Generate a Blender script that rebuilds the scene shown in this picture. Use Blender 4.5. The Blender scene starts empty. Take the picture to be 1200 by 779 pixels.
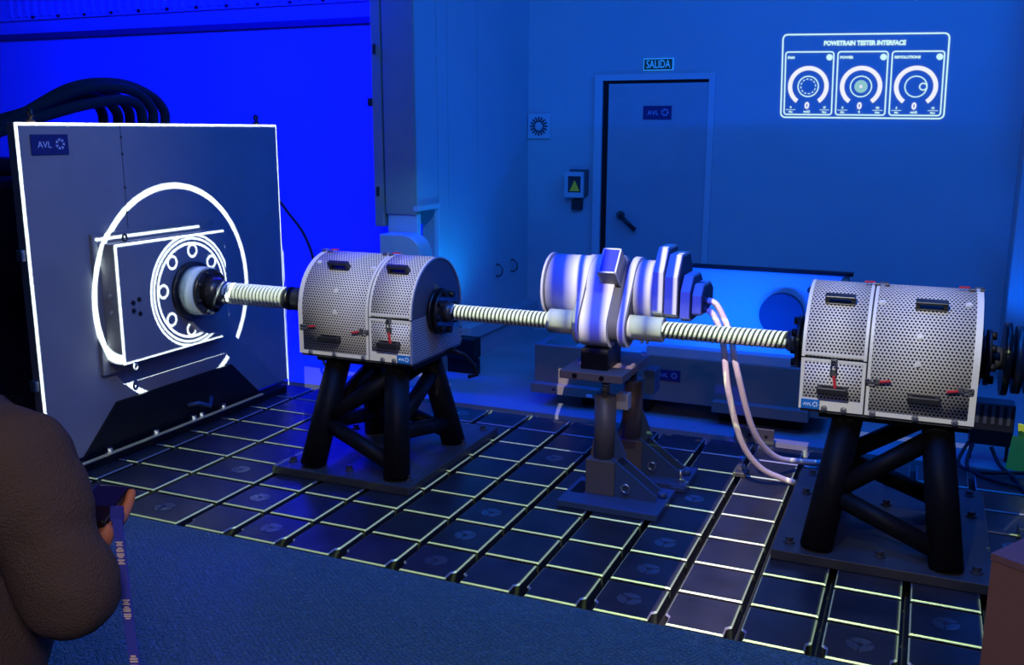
import bpy, bmesh, math, random
from mathutils import Vector, Matrix
random.seed(4)
scene = bpy.context.scene
COL = scene.collection
PI = math.pi

# ------------------------------------------------------------------ camera, world, exposure
TH, PITCH, ROLL = math.radians(23.24), math.radians(11.95), math.radians(0.15)
CAM = Vector((1.7135, -2.8354, 1.58))
cd = bpy.data.cameras.new('camera')
cam = bpy.data.objects.new('camera', cd)
COL.objects.link(cam)
cd.sensor_width = 36.0
cd.lens = 1122.0 / 1200.0 * 36.0
cd.clip_start = 0.02
cam.matrix_world = (Matrix.Translation(CAM) @ Matrix.Rotation(TH, 4, 'Z')
                    @ Matrix.Rotation(PI / 2 - PITCH, 4, 'X') @ Matrix.Rotation(ROLL, 4, 'Z'))
scene.camera = cam

wd = bpy.data.worlds.new('world')
scene.world = wd
wd.use_nodes = True
wd.node_tree.nodes['Background'].inputs[0].default_value = (0.004, 0.03, 0.16, 1)
wd.node_tree.nodes['Background'].inputs[1].default_value = 0.12

vs = scene.view_settings
vs.view_transform = 'Standard'
vs.look = 'None'
vs.exposure = 0.0
vs.gamma = 1.0
vs.use_curve_mapping = False

# key dimensions (metres; x along the shaft line, y away from the platform, z up)
YA, ZA = 1.03, 0.760            # shaft axis
XP = -1.88                      # face of the load panel
XB = -1.76                      # front of the box on the panel
PY0, PY1, PZ0, PZ1 = 0.158, 1.968, 0.045, 1.606
BY0, BY1, BZ0, BZ1 = 0.535, 1.305, 0.466, 1.048
YW = 4.21                       # back wall
XS = -1.18                      # side wall
PITCHT = 0.25                   # tile pitch


def area(name, loc, target, sx, sy, energy, color):
    l = bpy.data.lights.new(name, 'AREA')
    l.shape = 'RECTANGLE'
    l.size, l.size_y = sx, sy
    l.energy = energy
    l.color = color
    o = bpy.data.objects.new(name, l)
    COL.objects.link(o)
    o.location = loc
    o.rotation_euler = (Vector(target) - Vector(loc)).to_track_quat('-Z', 'Y').to_euler()
    return o


def spot(name, loc, target, angle, energy, color, blend=0.5, size=0.05):
    l = bpy.data.lights.new(name, 'SPOT')
    l.energy = energy
    l.color = color
    l.spot_size = math.radians(angle)
    l.spot_blend = blend
    l.shadow_soft_size = size
    o = bpy.data.objects.new(name, l)
    COL.objects.link(o)
    o.location = loc
    o.rotation_euler = (Vector(target) - Vector(loc)).to_track_quat('-Z', 'Y').to_euler()
    return o


# deep blue floods washing the wall behind the panel
area('blue_wash_lamp', (-2.7, 2.2, 3.1), (-2.9, 4.21, 0.9), 1.6, 0.5, 330, (0.0, 0.0, 1.0))
area('blue_wash_lamp', (-5.0, 2.2, 3.1), (-5.0, 4.21, 1.2), 1.6, 0.5, 110, (0.0, 0.0, 1.0))
# the same deep blue falling past the panel onto the left stand and the tiles behind it
spot('blue_wash_lamp', (-2.3, 3.6, 2.7), (-0.75, 1.15, 0.0), 46, 260, (0.0, 0.0, 1.0), 0.7, 0.2)
# general blue room light
area('room_flood_lamp', (0.7, 0.2, 3.8), (0.1, 4.2, 1.0), 3.0, 1.6, 130, (0.0, 0.145, 1.0))
area('room_flood_lamp', (2.7, 2.0, 3.8), (-1.18, 3.3, 1.7), 1.6, 1.0, 70, (0.0, 0.145, 1.0))
# low floods at the foot of the side wall and of the right pillar
spot('side_wall_flood', (-0.93, 2.62, 0.34), (-1.4, 3.0, 1.4), 120, 26, (0.0, 0.28, 1.0), 0.9, 0.05)
spot('pillar_flood', (2.12, 3.5, 0.3), (2.5, 3.75, 0.9), 90, 18, (0.0, 0.12, 1.0), 0.8, 0.05)
# unseen warm fill spot, added to brighten the person and the brown box
spot('warm_fill_spot', (2.1, -3.3, 2.4), (1.25, -1.8, 0.80), 64, 66, (1.0, 0.70, 0.64), 0.6, 0.15)
# cyan spot aimed at the rounded cabinet by the side wall's end
spot('doorway_flood', (-0.75, 1.75, 1.55), (-1.25, 2.4, 0.85), 60, 7, (0.1, 0.62, 1.0), 0.8, 0.03)

# ------------------------------------------------------------------ the data projector: a spot lamp with a drawn image
PR = Vector((1.0, -1.9, 3.5))
pl_ = bpy.data.lights.new('projector_beam', 'SPOT')
pl_.energy = 600
pl_.spot_size = math.radians(125)
pl_.spot_blend = 0.0
pl_.shadow_soft_size = 0.004
po = bpy.data.objects.new('projector_beam', pl_)
COL.objects.link(po)
po.location = PR
po.rotation_euler = (Vector((0.2, 1.0, 0.3)) - PR).to_track_quat('-Z', 'Y').to_euler()
pl_.use_nodes = True
PT = pl_.node_tree
for n in list(PT.nodes):
    PT.nodes.remove(n)


class X:
    """expression that becomes math nodes in the projector's image"""
    def __init__(s, k): s.k = k

    @staticmethod
    def op(o, *a):
        n = PT.nodes.new('ShaderNodeMath')
        n.operation = o
        for i, v in enumerate(a):
            if isinstance(v, X):
                PT.links.new(v.k, n.inputs[i])
            else:
                n.inputs[i].default_value = v
        return X(n.outputs[0])

    def __add__(s, o): return X.op('ADD', s, o)
    __radd__ = __add__
    def __sub__(s, o): return X.op('SUBTRACT', s, o)
    def __rsub__(s, o): return X.op('SUBTRACT', o, s)
    def __mul__(s, o): return X.op('MULTIPLY', s, o)
    __rmul__ = __mul__
    def __truediv__(s, o): return X.op('DIVIDE', s, o)
    def __rtruediv__(s, o): return X.op('DIVIDE', o, s)
    def __lt__(s, o): return X.op('LESS_THAN', s, o)
    def __gt__(s, o): return X.op('GREATER_THAN', s, o)
    def abs(s): return X.op('ABSOLUTE', s)
    def fract(s): return X.op('FRACT', s)
    def sqrt(s): return X.op('SQRT', s)


def mx(a, *r):
    for b in r:
        a = X.op('MAXIMUM', a, b)
    return a


def within(v, a, b):           # 1 where a < v < b
    return (v - (a + b) / 2).abs() < (b - a) / 2


def rect(u, v, a, b, c, d): return within(u, a, b) * within(v, c, d)


geo = PT.nodes.new('ShaderNodeNewGeometry')
sp = PT.nodes.new('ShaderNodeSeparateXYZ')
PT.links.new(geo.outputs['Normal'], sp.inputs[0])
DX, DY, DZ = (X(sp.outputs[i]) for i in range(3))


def hit_x(x0):                 # where the ray meets the plane x = x0 -> (y, z, facing)
    t = (x0 - PR.x) / DX
    return t * DY + PR.y, t * DZ + PR.z, DX < -0.01


def hit_y(y0):
    t = (y0 - PR.y) / DY
    return t * DX + PR.x, t * DZ + PR.z, DY > 0.01


def hit_z(z0):
    t = (z0 - PR.z) / DZ
    return t * DX + PR.x, t * DY + PR.y, DZ < -0.01


def ring(r, rad, w): return (r - rad).abs() < w / 2


# load panel
py, pz, pok = hit_x(XP)
in_panel = rect(py, pz, PY0, PY1 + 0.002, PZ0, PZ1 + 0.004) * pok
edge = 1 - rect(py, pz, PY0 + 0.013, PY1 - 0.009, PZ0 - 1, PZ1 - 0.011)
ry, rz = py - 1.058, pz - 0.735
rr = (ry * ry + rz * rz).sqrt()
big = ring(rr, 0.558, 0.028) * (pz > 0.252)
top_back = rect(py, pz, BY0, 1.25, BZ1 - 0.002, BZ1 + 0.010)
panel_lines = mx(edge, big, top_back)
# box on the panel
by, bz, _ = hit_x(XB)
in_box = rect(by, bz, BY0 - 0.004, BY1, BZ0 + 0.001, BZ1 + 0.004)
bedge = (1 - rect(by, bz, BY0 + 0.010, BY1 + 1, BZ0 + 0.010, BZ1 - 0.010))
qy, qz = by - YA, bz - ZA
qr = (qy * qy + qz * qz).sqrt()
ang = X.op('ARCTAN2', qz, qy)
seg = PI / 4
fold = ((ang - 0.68) / seg + 0.5 + 8.0).fract() * seg - seg / 2
hx, hz = qr * X.op('COSINE', fold) - 0.205, qr * X.op('SINE', fold)
holes = ring((hx * hx + hz * hz).sqrt(), 0.031, 0.010)
box_lines = mx(bedge, ring(qr, 0.288, 0.010), ring(qr, 0.268, 0.010), ring(qr, 0.243, 0.011), holes)
hy_, hz_, _ = hit_x(XB + 0.085)
hubm = (((hy_ - YA) * (hy_ - YA) + (hz_ - ZA) * (hz_ - ZA)).sqrt() < 0.150) * pok
panel_img = in_panel * (1 - hubm) * (in_box * box_lines + (1 - in_box) * panel_lines)

# masks on the shaft line
ax_, az_, aok = hit_y(YA)
fx_, fz_, _ = hit_y(0.78)
guard1 = mx(rect(ax_, az_, -1.09, -0.335, 0.45, 1.13), rect(fx_, fz_, -0.93, -0.33, 0.555, 0.80))
guard2 = mx(rect(ax_, az_, 1.335, 2.03, 0.45, 1.13), rect(fx_, fz_, 1.335, 1.945, 0.555, 0.80))
guards = mx(guard1, guard2)
gx_, gz_, _ = hit_y(1.05)
gear = mx(rect(gx_, gz_, 0.165, 0.62, 0.75, 1.17), rect(gx_, gz_, 0.62, 0.93, 0.775, 1.17))
gear = mx(gear, rect(gx_, gz_, 0.36, 0.61, 0.56, 0.9))
sleeve = mx(rect(ax_, az_, 0.235, 0.362, ZA - 0.064, ZA + 0.070), rect(ax_, az_, 0.603, 0.745, ZA - 0.064, ZA + 0.070))
wide_line = rect(ax_, az_, -1.6, 1.27, ZA - 0.10, ZA + 0.085)
shaft = mx(rect(ax_, az_, -1.53, -1.165, ZA - 0.062, ZA + 0.070), rect(ax_, az_, -0.235, 0.235, ZA - 0.042, ZA + 0.046),
           rect(ax_, az_, 0.745, 1.25, ZA - 0.042, ZA + 0.046))


def capsule(u, v, a, b, r):        # 1 within r of the segment a-b
    dx, dy = b[0] - a[0], b[1] - a[1]
    t = ((u - a[0]) * dx + (v - a[1]) * dy) / (dx * dx + dy * dy)
    t = X.op('MINIMUM', 1.0, X.op('MAXIMUM', 0.0, t))
    eu, ev = u - (t * dx + a[0]), v - (t * dy + a[1])
    return (eu * eu + ev * ev) < r * r


hxx, hzz, _ = hit_y(1.118)
hosem = None
for ln in ([(0.909, 0.884), (0.950, 0.864), (0.980, 0.815), (1.005, 0.75), (1.045, 0.58)], [(0.909, 0.845), (0.943, 0.812), (0.965, 0.765), (0.980, 0.71), (1.010, 0.50)]):
    for a_, b_ in zip(ln, ln[1:]):
        c_ = capsule(hxx, hzz, a_, b_, 0.0135)
        hosem = c_ if hosem is None else mx(hosem, c_)

# floor: outline of every tile
gx, gy, gok = hit_z(0.0)
cell_x = (gx / PITCHT + 40.0).fract() * PITCHT
cell_y = (gy / PITCHT + 40.0).fract() * PITCHT
bed = rect(gx, gy, -1.76, 2.35, -0.012, 2.03) * gok
reg = gx > -1.02
colA = reg * (cell_x > PITCHT - 0.0085)
colB = reg * within(cell_x, 0.0275, 0.0345) * 0.4
colC = within(gx, -1.362, -1.353) + within(gx, -1.331, -1.325) * 0.6
rowA = within(cell_y, 0.0, 0.009) * (1 - reg * within(cell_x, 0.0, 0.027))
rowB = within(cell_y, 0.222, 0.2285) * 0.22
sx_, sz_, _ = hit_y(0.74)
stands = mx(rect(sx_, sz_, -0.90, -0.30, 0.035, 0.60), rect(sx_, sz_, 1.37, 1.95, 0.035, 0.60), rect(gx, gy, -1.0, -0.27, 0.60, 1.60), rect(gx, gy, 1.285, 2.045, 0.60, 1.60))
tx_, tz_, _ = hit_y(0.93)
stands = mx(stands, rect(tx_, tz_, 0.44, 0.60, 0.03, 0.60), rect(tx_, tz_, 0.31, 0.66, 0.45, 0.70), rect(gx, gy, 0.36, 0.80, 0.77, 1.42))
dash = within(gy, 1.862, 1.870) * within(gx, -0.42, 0.40) * ((gx / 0.026 + 60.0).fract() > 0.45)
floor_img = bed * mx(dash, colA, colB, colC, rowA, rowB) * (1 - guards) * (1 - gear) * (1 - in_panel) * (1 - stands) * (1 - wide_line)
kx, ky, _ = hit_z(0.046)
flange = rect(kx, ky, XP + 0.056, XP + 0.080, 0.24, 1.62) * gok
pink = mx(rect(gx, gy, 0.98, 1.26, 0.0, 2.12) * (1 - guards) * (1 - gear) * (1 - shaft) * gok, hosem * (1 - shaft) * (1 - gear) * 1.2)

# gearbox: soft white and blue stripes running round the casing
ramp = PT.nodes.new('ShaderNodeValToRGB')
cr = ramp.color_ramp
W_, B_ = (0.86, 0.80, 0.92, 1), (0.0, 0.0, 0.62, 1)
stops = [(0.175, W_), (0.215, W_), (0.255, B_), (0.300, B_), (0.350, W_), (0.362, W_), (0.368, B_), (0.384, B_), (0.396, W_), (0.410, W_),
         (0.445, B_), (0.482, B_), (0.512, W_), (0.556, W_), (0.574, B_), (0.586, B_), (0.598, W_), (0.612, W_), (0.632, B_),
         (0.650, B_), (0.672, W_), (0.682, W_), (0.686, B_), (0.722, B_), (0.726, W_), (0.742, W_), (0.746, B_), (0.782, B_), (0.786, W_),
         (0.800, W_), (0.804, B_)]
while len(cr.elements) > 1:
    cr.elements.remove(cr.elements[-1])
cr.elements[0].position = stops[0][0]
cr.elements[0].color = stops[0][1]
for p_, c_ in stops[1:]:
    e_ = cr.elements.new(p_)
    e_.color = c_
rx_, _, _ = hit_y(0.98)
PT.links.new(rx_.k, ramp.inputs[0])
sr = PT.nodes.new('ShaderNodeSeparateColor')
PT.links.new(ramp.outputs[0], sr.inputs[0])
SR, SG, SB = (X(sr.outputs[i]) for i in range(3))

gear_only = gear * (1 - sleeve) * (1 - shaft)
mid_band = 1 - 0.93 * X.op('MAXIMUM', 0.0, 1 - mx((ax_ - 0.315).abs() * -1, (ax_ - 0.675).abs() * -1) * -17)
# stands and end plates stay unlit
ex, ez, eok = hit_x(-0.322)
endface = eok * mx(((ex - YA) * (ex - YA) + (ez - ZA) * (ez - ZA)).sqrt() < 0.252, rect(ex, ez, YA - 0.252, YA + 0.252, 0.54, ZA))
guards = guards * (1 - endface)
I_BASE, I_LINE, I_FLOOR, I_GUARD, I_GEAR, I_SLEEVE, I_PINK = 0.25, 24.0, 2.5, 1.0, 2.2, 1.2, 1.4
fade = X.op('MAXIMUM', 0.08, 1.0 - X.op('MAXIMUM', 0.0, py - 0.70) * 1.25)
common = 0.028 + I_BASE * in_panel * (1 - guards) * fade + I_GUARD * guards + hubm * 0.55 + bed * (1 - in_panel) * (1 - guards) * 0.07
lines = panel_img * I_LINE + flange * 3.0
fl = floor_img * I_FLOOR
sl = sleeve * mid_band * I_SLEEVE + shaft * (1 - sleeve) * 1.9
RED = common * 0.88 + lines * 0.80 + fl * 0.66 + gear_only * SR * I_GEAR + sl * 0.86 + pink * I_PINK * 0.95
GRN = common * 0.90 + lines * 1.00 + fl * 0.92 + gear_only * SG * I_GEAR + sl * 0.95 + pink * I_PINK * 0.72
BLU = common * 0.92 + lines * 0.97 + fl * 0.34 + gear_only * SB * I_GEAR + sl * 0.64 + pink * I_PINK * 0.86
cc = PT.nodes.new('ShaderNodeCombineXYZ')
for i_, v_ in enumerate((RED, GRN, BLU)):
    PT.links.new(v_.k, cc.inputs[i_])
em_ = PT.nodes.new('ShaderNodeEmission')
PT.links.new(cc.outputs[0], em_.inputs[0])
lo_ = PT.nodes.new('ShaderNodeOutputLight')
PT.links.new(em_.outputs[0], lo_.inputs[0])

# ------------------------------------------------------------------ materials
MATS = {}


def mat(name, col, rough=0.5, metal=0.0, emit=None, bump=0.0, bscale=40.0, var=0.0, vscale=6.0):
    if name in MATS:
        return MATS[name]
    m = bpy.data.materials.new(name)
    m.use_nodes = True
    nt = m.node_tree
    b = nt.nodes['Principled BSDF']
    b.inputs['Base Color'].default_value = (*col, 1)
    b.inputs['Roughness'].default_value = rough
    b.inputs['Metallic'].default_value = metal
    if var > 0 or bump > 0:
        tc = nt.nodes.new('ShaderNodeTexCoord')
    if var > 0:
        nz = nt.nodes.new('ShaderNodeTexNoise')
        nz.inputs['Scale'].default_value = vscale
        nz.inputs['Detail'].default_value = 4
        nt.links.new(tc.outputs['Object'], nz.inputs['Vector'])
        mp = nt.nodes.new('ShaderNodeMapRange')
        mp.inputs['From Min'].default_value = 0.3
        mp.inputs['From Max'].default_value = 0.7
        mp.inputs['To Min'].default_value = 1 - var
        mp.inputs['To Max'].default_value = 1 + var
        nt.links.new(nz.outputs[0], mp.inputs['Value'])
        mm = nt.nodes.new('ShaderNodeVectorMath')
        mm.operation = 'SCALE'
        mm.inputs[0].default_value = col
        nt.links.new(mp.outputs[0], mm.inputs['Scale'])
        nt.links.new(mm.outputs[0], b.inputs['Base Color'])
    if bump > 0:
        n2 = nt.nodes.new('ShaderNodeTexNoise')
        n2.inputs['Scale'].default_value = bscale
        n2.inputs['Detail'].default_value = 3
        nt.links.new(tc.outputs['Object'], n2.inputs['Vector'])
        bp = nt.nodes.new('ShaderNodeBump')
        bp.inputs['Strength'].default_value = bump
        bp.inputs['Distance'].default_value = 0.01
        nt.links.new(n2.outputs[0], bp.inputs['Height'])
        nt.links.new(bp.outputs[0], b.inputs['Normal'])
    if emit:
        b.inputs['Emission Color'].default_value = (*emit[0], 1)
        b.inputs['Emission Strength'].default_value = emit[1]
    MATS[name] = m
    return m


def perforated():
    """steel sheet punched with a honeycomb of round holes (uv in metres)"""
    m = bpy.data.materials.new('perforated_steel')
    m.use_nodes = True
    nt = m.node_tree
    b = nt.nodes['Principled BSDF']
    b.inputs['Roughness'].default_value = 0.55
    b.inputs['Metallic'].default_value = 0.0
    uv = nt.nodes.new('ShaderNodeUVMap')
    uv.uv_map = 'UVMap'
    s = nt.nodes.new('ShaderNodeSeparateXYZ')
    nt.links.new(uv.outputs[0], s.inputs[0])

    def M(o, *a):
        n = nt.nodes.new('ShaderNodeMath')
        n.operation = o
        for i, v in enumerate(a):
            if isinstance(v, (int, float)):
                n.inputs[i].default_value = v
            else:
                nt.links.new(v, n.inputs[i])
        return n.outputs[0]
    p = 0.0134

    def lattice(off):
        u = M('SUBTRACT', M('FRACT', M('ADD', M('DIVIDE', s.outputs[0], p), 50 + off)), 0.5)
        v = M('MULTIPLY', M('SUBTRACT', M('FRACT', M('ADD', M('DIVIDE', s.outputs[1], p * 1.732), 50 + off)), 0.5), 1.732)
        return M('ADD', M('MULTIPLY', u, u), M('MULTIPLY', v, v))
    d = M('MINIMUM', lattice(0.0), lattice(0.5))
    h = M('LESS_THAN', d, 0.29 * 0.29)
    mix = nt.nodes.new('ShaderNodeMixShader')
    dk = nt.nodes.new('ShaderNodeBsdfDiffuse')
    dk.inputs[0].default_value = (0.016, 0.016, 0.02, 1)
    b.inputs['Base Color'].default_value = (0.50, 0.47, 0.43, 1)
    nt.links.new(h, mix.inputs[0])
    nt.links.new(b.outputs[0], mix.inputs[1])
    nt.links.new(dk.outputs[0], mix.inputs[2])
    nt.links.new(mix.outputs[0], nt.nodes['Material Output'].inputs[0])
    return m


def tread():
    """blue-grey platform sheet with a raised chain-like tread"""
    m = mat('tread_sheet', (0.13, 0.27, 0.22), 0.5)
    nt = m.node_tree
    b = nt.nodes['Principled BSDF']
    tc = nt.nodes.new('ShaderNodeTexCoord')
    mp = nt.nodes.new('ShaderNodeMapping')
    mp.inputs['Rotation'].default_value = (0, 0, 0.6)
    nt.links.new(tc.outputs['Object'], mp.inputs[0])
    v = nt.nodes.new('ShaderNodeTexVoronoi')
    v.feature = 'DISTANCE_TO_EDGE'
    v.inputs['Scale'].default_value = 62
    v.inputs['Randomness'].default_value = 0.45
    nt.links.new(mp.outputs[0], v.inputs['Vector'])
    r = nt.nodes.new('ShaderNodeMapRange')
    r.inputs['From Max'].default_value = 0.18
    nt.links.new(v.outputs[0], r.inputs['Value'])
    bp = nt.nodes.new('ShaderNodeBump')
    bp.inputs['Strength'].default_value = 1.0
    bp.inputs['Distance'].default_value = 0.006
    nt.links.new(r.outputs[0], bp.inputs['Height'])
    nt.links.new(bp.outputs[0], b.inputs['Normal'])
    return m


WALL = mat('wall_paint', (0.42, 0.44, 0.46), 0.7, var=0.05, vscale=1.2, bump=0.05)
BWALL = mat('rear_wall_paint', (0.42, 0.43, 0.45), 0.7, var=0.05, vscale=1.0)
GREYP = mat('grey_coat', (0.20, 0.195, 0.20), 0.55, var=0.08, vscale=9)
PANEL = mat('panel_coat', (0.23, 0.22, 0.235), 0.6, var=0.06, vscale=5)
FRAMEP = mat('door_frame_coat', (0.50, 0.52, 0.55), 0.5)
DOORP = mat('door_coat', (0.36, 0.37, 0.40), 0.6, var=0.04)
TREAD = tread()
FLOORP = mat('floor_coat', (0.30, 0.32, 0.34), 0.45, var=0.12, vscale=2.5)
PITD = mat('slot_dark', (0.02, 0.022, 0.02), 0.7)
TILE = mat('tile_steel', (0.065, 0.07, 0.08), 0.34, 0.55, var=0.25, vscale=7, bump=0.03, bscale=90)
CHAMF = mat('milled_edge', (0.34, 0.35, 0.33), 0.42, 0.25)
DISC = mat('turned_disc', (0.24, 0.27, 0.30), 0.26, 0.8)
ENDP = mat('end_plate_navy', (0.085, 0.09, 0.11), 0.55)
CLAD = mat('end_cladding_lit', (0.34, 0.27, 0.19), 0.55, var=0.06, vscale=5)  # warm tint stands in for whitish light on the grey strips
BLACKP = mat('black_coat', (0.010, 0.010, 0.011), 0.5, var=0.2)
for _m in (BLACKP,):
    _m.node_tree.nodes['Principled BSDF'].inputs['Specular IOR Level'].default_value = 0.2
BLACKS = mat('black_satin', (0.014, 0.014, 0.016), 0.35)
RUBBER = mat('black_rubber', (0.012, 0.012, 0.012), 0.7)
BRAID = mat('braided_sleeve', (0.02, 0.02, 0.02), 0.8, bump=0.8, bscale=260)
PERF = perforated()
PLAIN = mat('plain_steel', (0.58, 0.56, 0.51), 0.5, var=0.04)
STEEL = mat('bright_steel', (0.50, 0.50, 0.50), 0.3, 0.85)
DARKST = mat('dark_steel', (0.13, 0.13, 0.13), 0.4, 0.6)
RED = mat('red_grip', (0.45, 0.02, 0.03), 0.4)
SIGNB = mat('sign_navy', (0.012, 0.014, 0.11), 0.5)
SIGNW = mat('sign_print', (0.42, 0.48, 0.72), 0.5)
STICK = mat('sticker_blue', (0.01, 0.12, 0.42), 0.4)
STICKW = mat('sticker_print', (0.65, 0.75, 0.9), 0.4)
SALG = mat('exit_sign_green', (0.01, 0.10, 0.04), 0.5)
SALW = mat('exit_sign_print', (0.25, 0.75, 0.85), 0.5, emit=((0.05, 0.45, 0.75), 0.30))
WHITEF = mat('white_foam', (0.52, 0.52, 0.52), 0.7)
DARKF = mat('dark_foam', (0.06, 0.06, 0.075), 0.7)
SLEEVE = mat('pale_sleeve', (0.72, 0.72, 0.62), 0.6)
HUB = mat('mint_hub', (0.50, 0.60, 0.56), 0.5)
SHAFT = mat('shaft_white', (0.75, 0.76, 0.66), 0.5)
SHAFTD = mat('shaft_stripe_gap', (0.05, 0.06, 0.05), 0.6)  # dark gaps between the projected stripes, put into the colour
HOSE = mat('pale_hose', (0.80, 0.72, 0.72), 0.5, bump=0.3, bscale=120)
SUPP = mat('support_grey', (0.20, 0.17, 0.14), 0.45, 0.2)
SUPB = mat('support_blue', (0.07, 0.13, 0.24), 0.4, 0.2)
BENCHG = mat('bench_grey_lit', (0.25, 0.20, 0.15), 0.6)  # grey boards tinted warm: the projector's light is put into the colour
BENCHW = mat('bench_inside', (0.50, 0.52, 0.55), 0.5)
WIN = mat('inset_dark', (0.03, 0.035, 0.04), 0.4)
YELL = mat('warning_yellow', (0.55, 0.55, 0.02), 0.5, emit=((0.4, 0.5, 0.0), 0.05))
HIVIS = mat('hi_vis_yellow', (0.85, 0.90, 0.04), 0.6)
CLOTH = mat('jacket_cloth', (0.088, 0.070, 0.074), 0.9, bump=0.5, bscale=350)
TROUS = mat('trouser_cloth', (0.03, 0.03, 0.035), 0.9)
SKIN = mat('skin', (0.62, 0.24, 0.13), 0.5, bump=0.1, bscale=200)
HAIR = mat('hair_dark', (0.02, 0.014, 0.01), 0.6, bump=0.8, bscale=120)
PHONE = mat('phone_dark', (0.02, 0.012, 0.012), 0.15)
PHONEB = mat('phone_screen', (0.01, 0.01, 0.05), 0.1, emit=((0.05, 0.03, 0.4), 0.04))
STRAP = mat('strap_blue', (0.03, 0.05, 0.55), 0.6)
STRAPW = mat('strap_print', (0.75, 0.68, 0.68), 0.6)
CARDB = mat('brown_board', (0.33, 0.19, 0.17), 0.75, var=0.06)
CARDT = mat('brown_board_top', (0.28, 0.17, 0.20), 0.7)
UIW = mat('display_white', (0.0, 0.0, 0.0), 0.9, emit=((0.86, 0.88, 1.0), 1.0))
UIC = mat('display_cyan', (0.0, 0.0, 0.0), 0.9, emit=((0.62, 0.95, 0.98), 1.0))
UIM = mat('display_mint', (0.0, 0.0, 0.0), 0.9, emit=((0.30, 0.62, 0.66), 0.9))
LEDM = mat('led_blue', (0.0, 0.0, 0.0), 0.6, emit=((0.02, 0.12, 1.0), 1.6))
EYEW = mat('eye_white', (0.7, 0.68, 0.66), 0.2)
EYED = mat('eye_dark', (0.03, 0.02, 0.015), 0.2)
LIP = mat('lip', (0.45, 0.15, 0.12), 0.5)
COPPER = mat('brass_eye', (0.30, 0.14, 0.06), 0.4, 0.6)


# ------------------------------------------------------------------ mesh helpers
def frame(o, x, y):
    """4x4 with origin o, local x and local y given, local z = x cross y"""
    x = Vector(x).normalized()
    y = Vector(y)
    z = x.cross(y).normalized()
    y = z.cross(x).normalized()
    m = Matrix((x, y, z)).transposed().to_4x4()
    m.translation = Vector(o)
    return m


def world_of(o):
    m = o.matrix_basis.copy()
    while o.parent is not None:
        o = o.parent
        m = o.matrix_basis @ m
    return m


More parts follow.
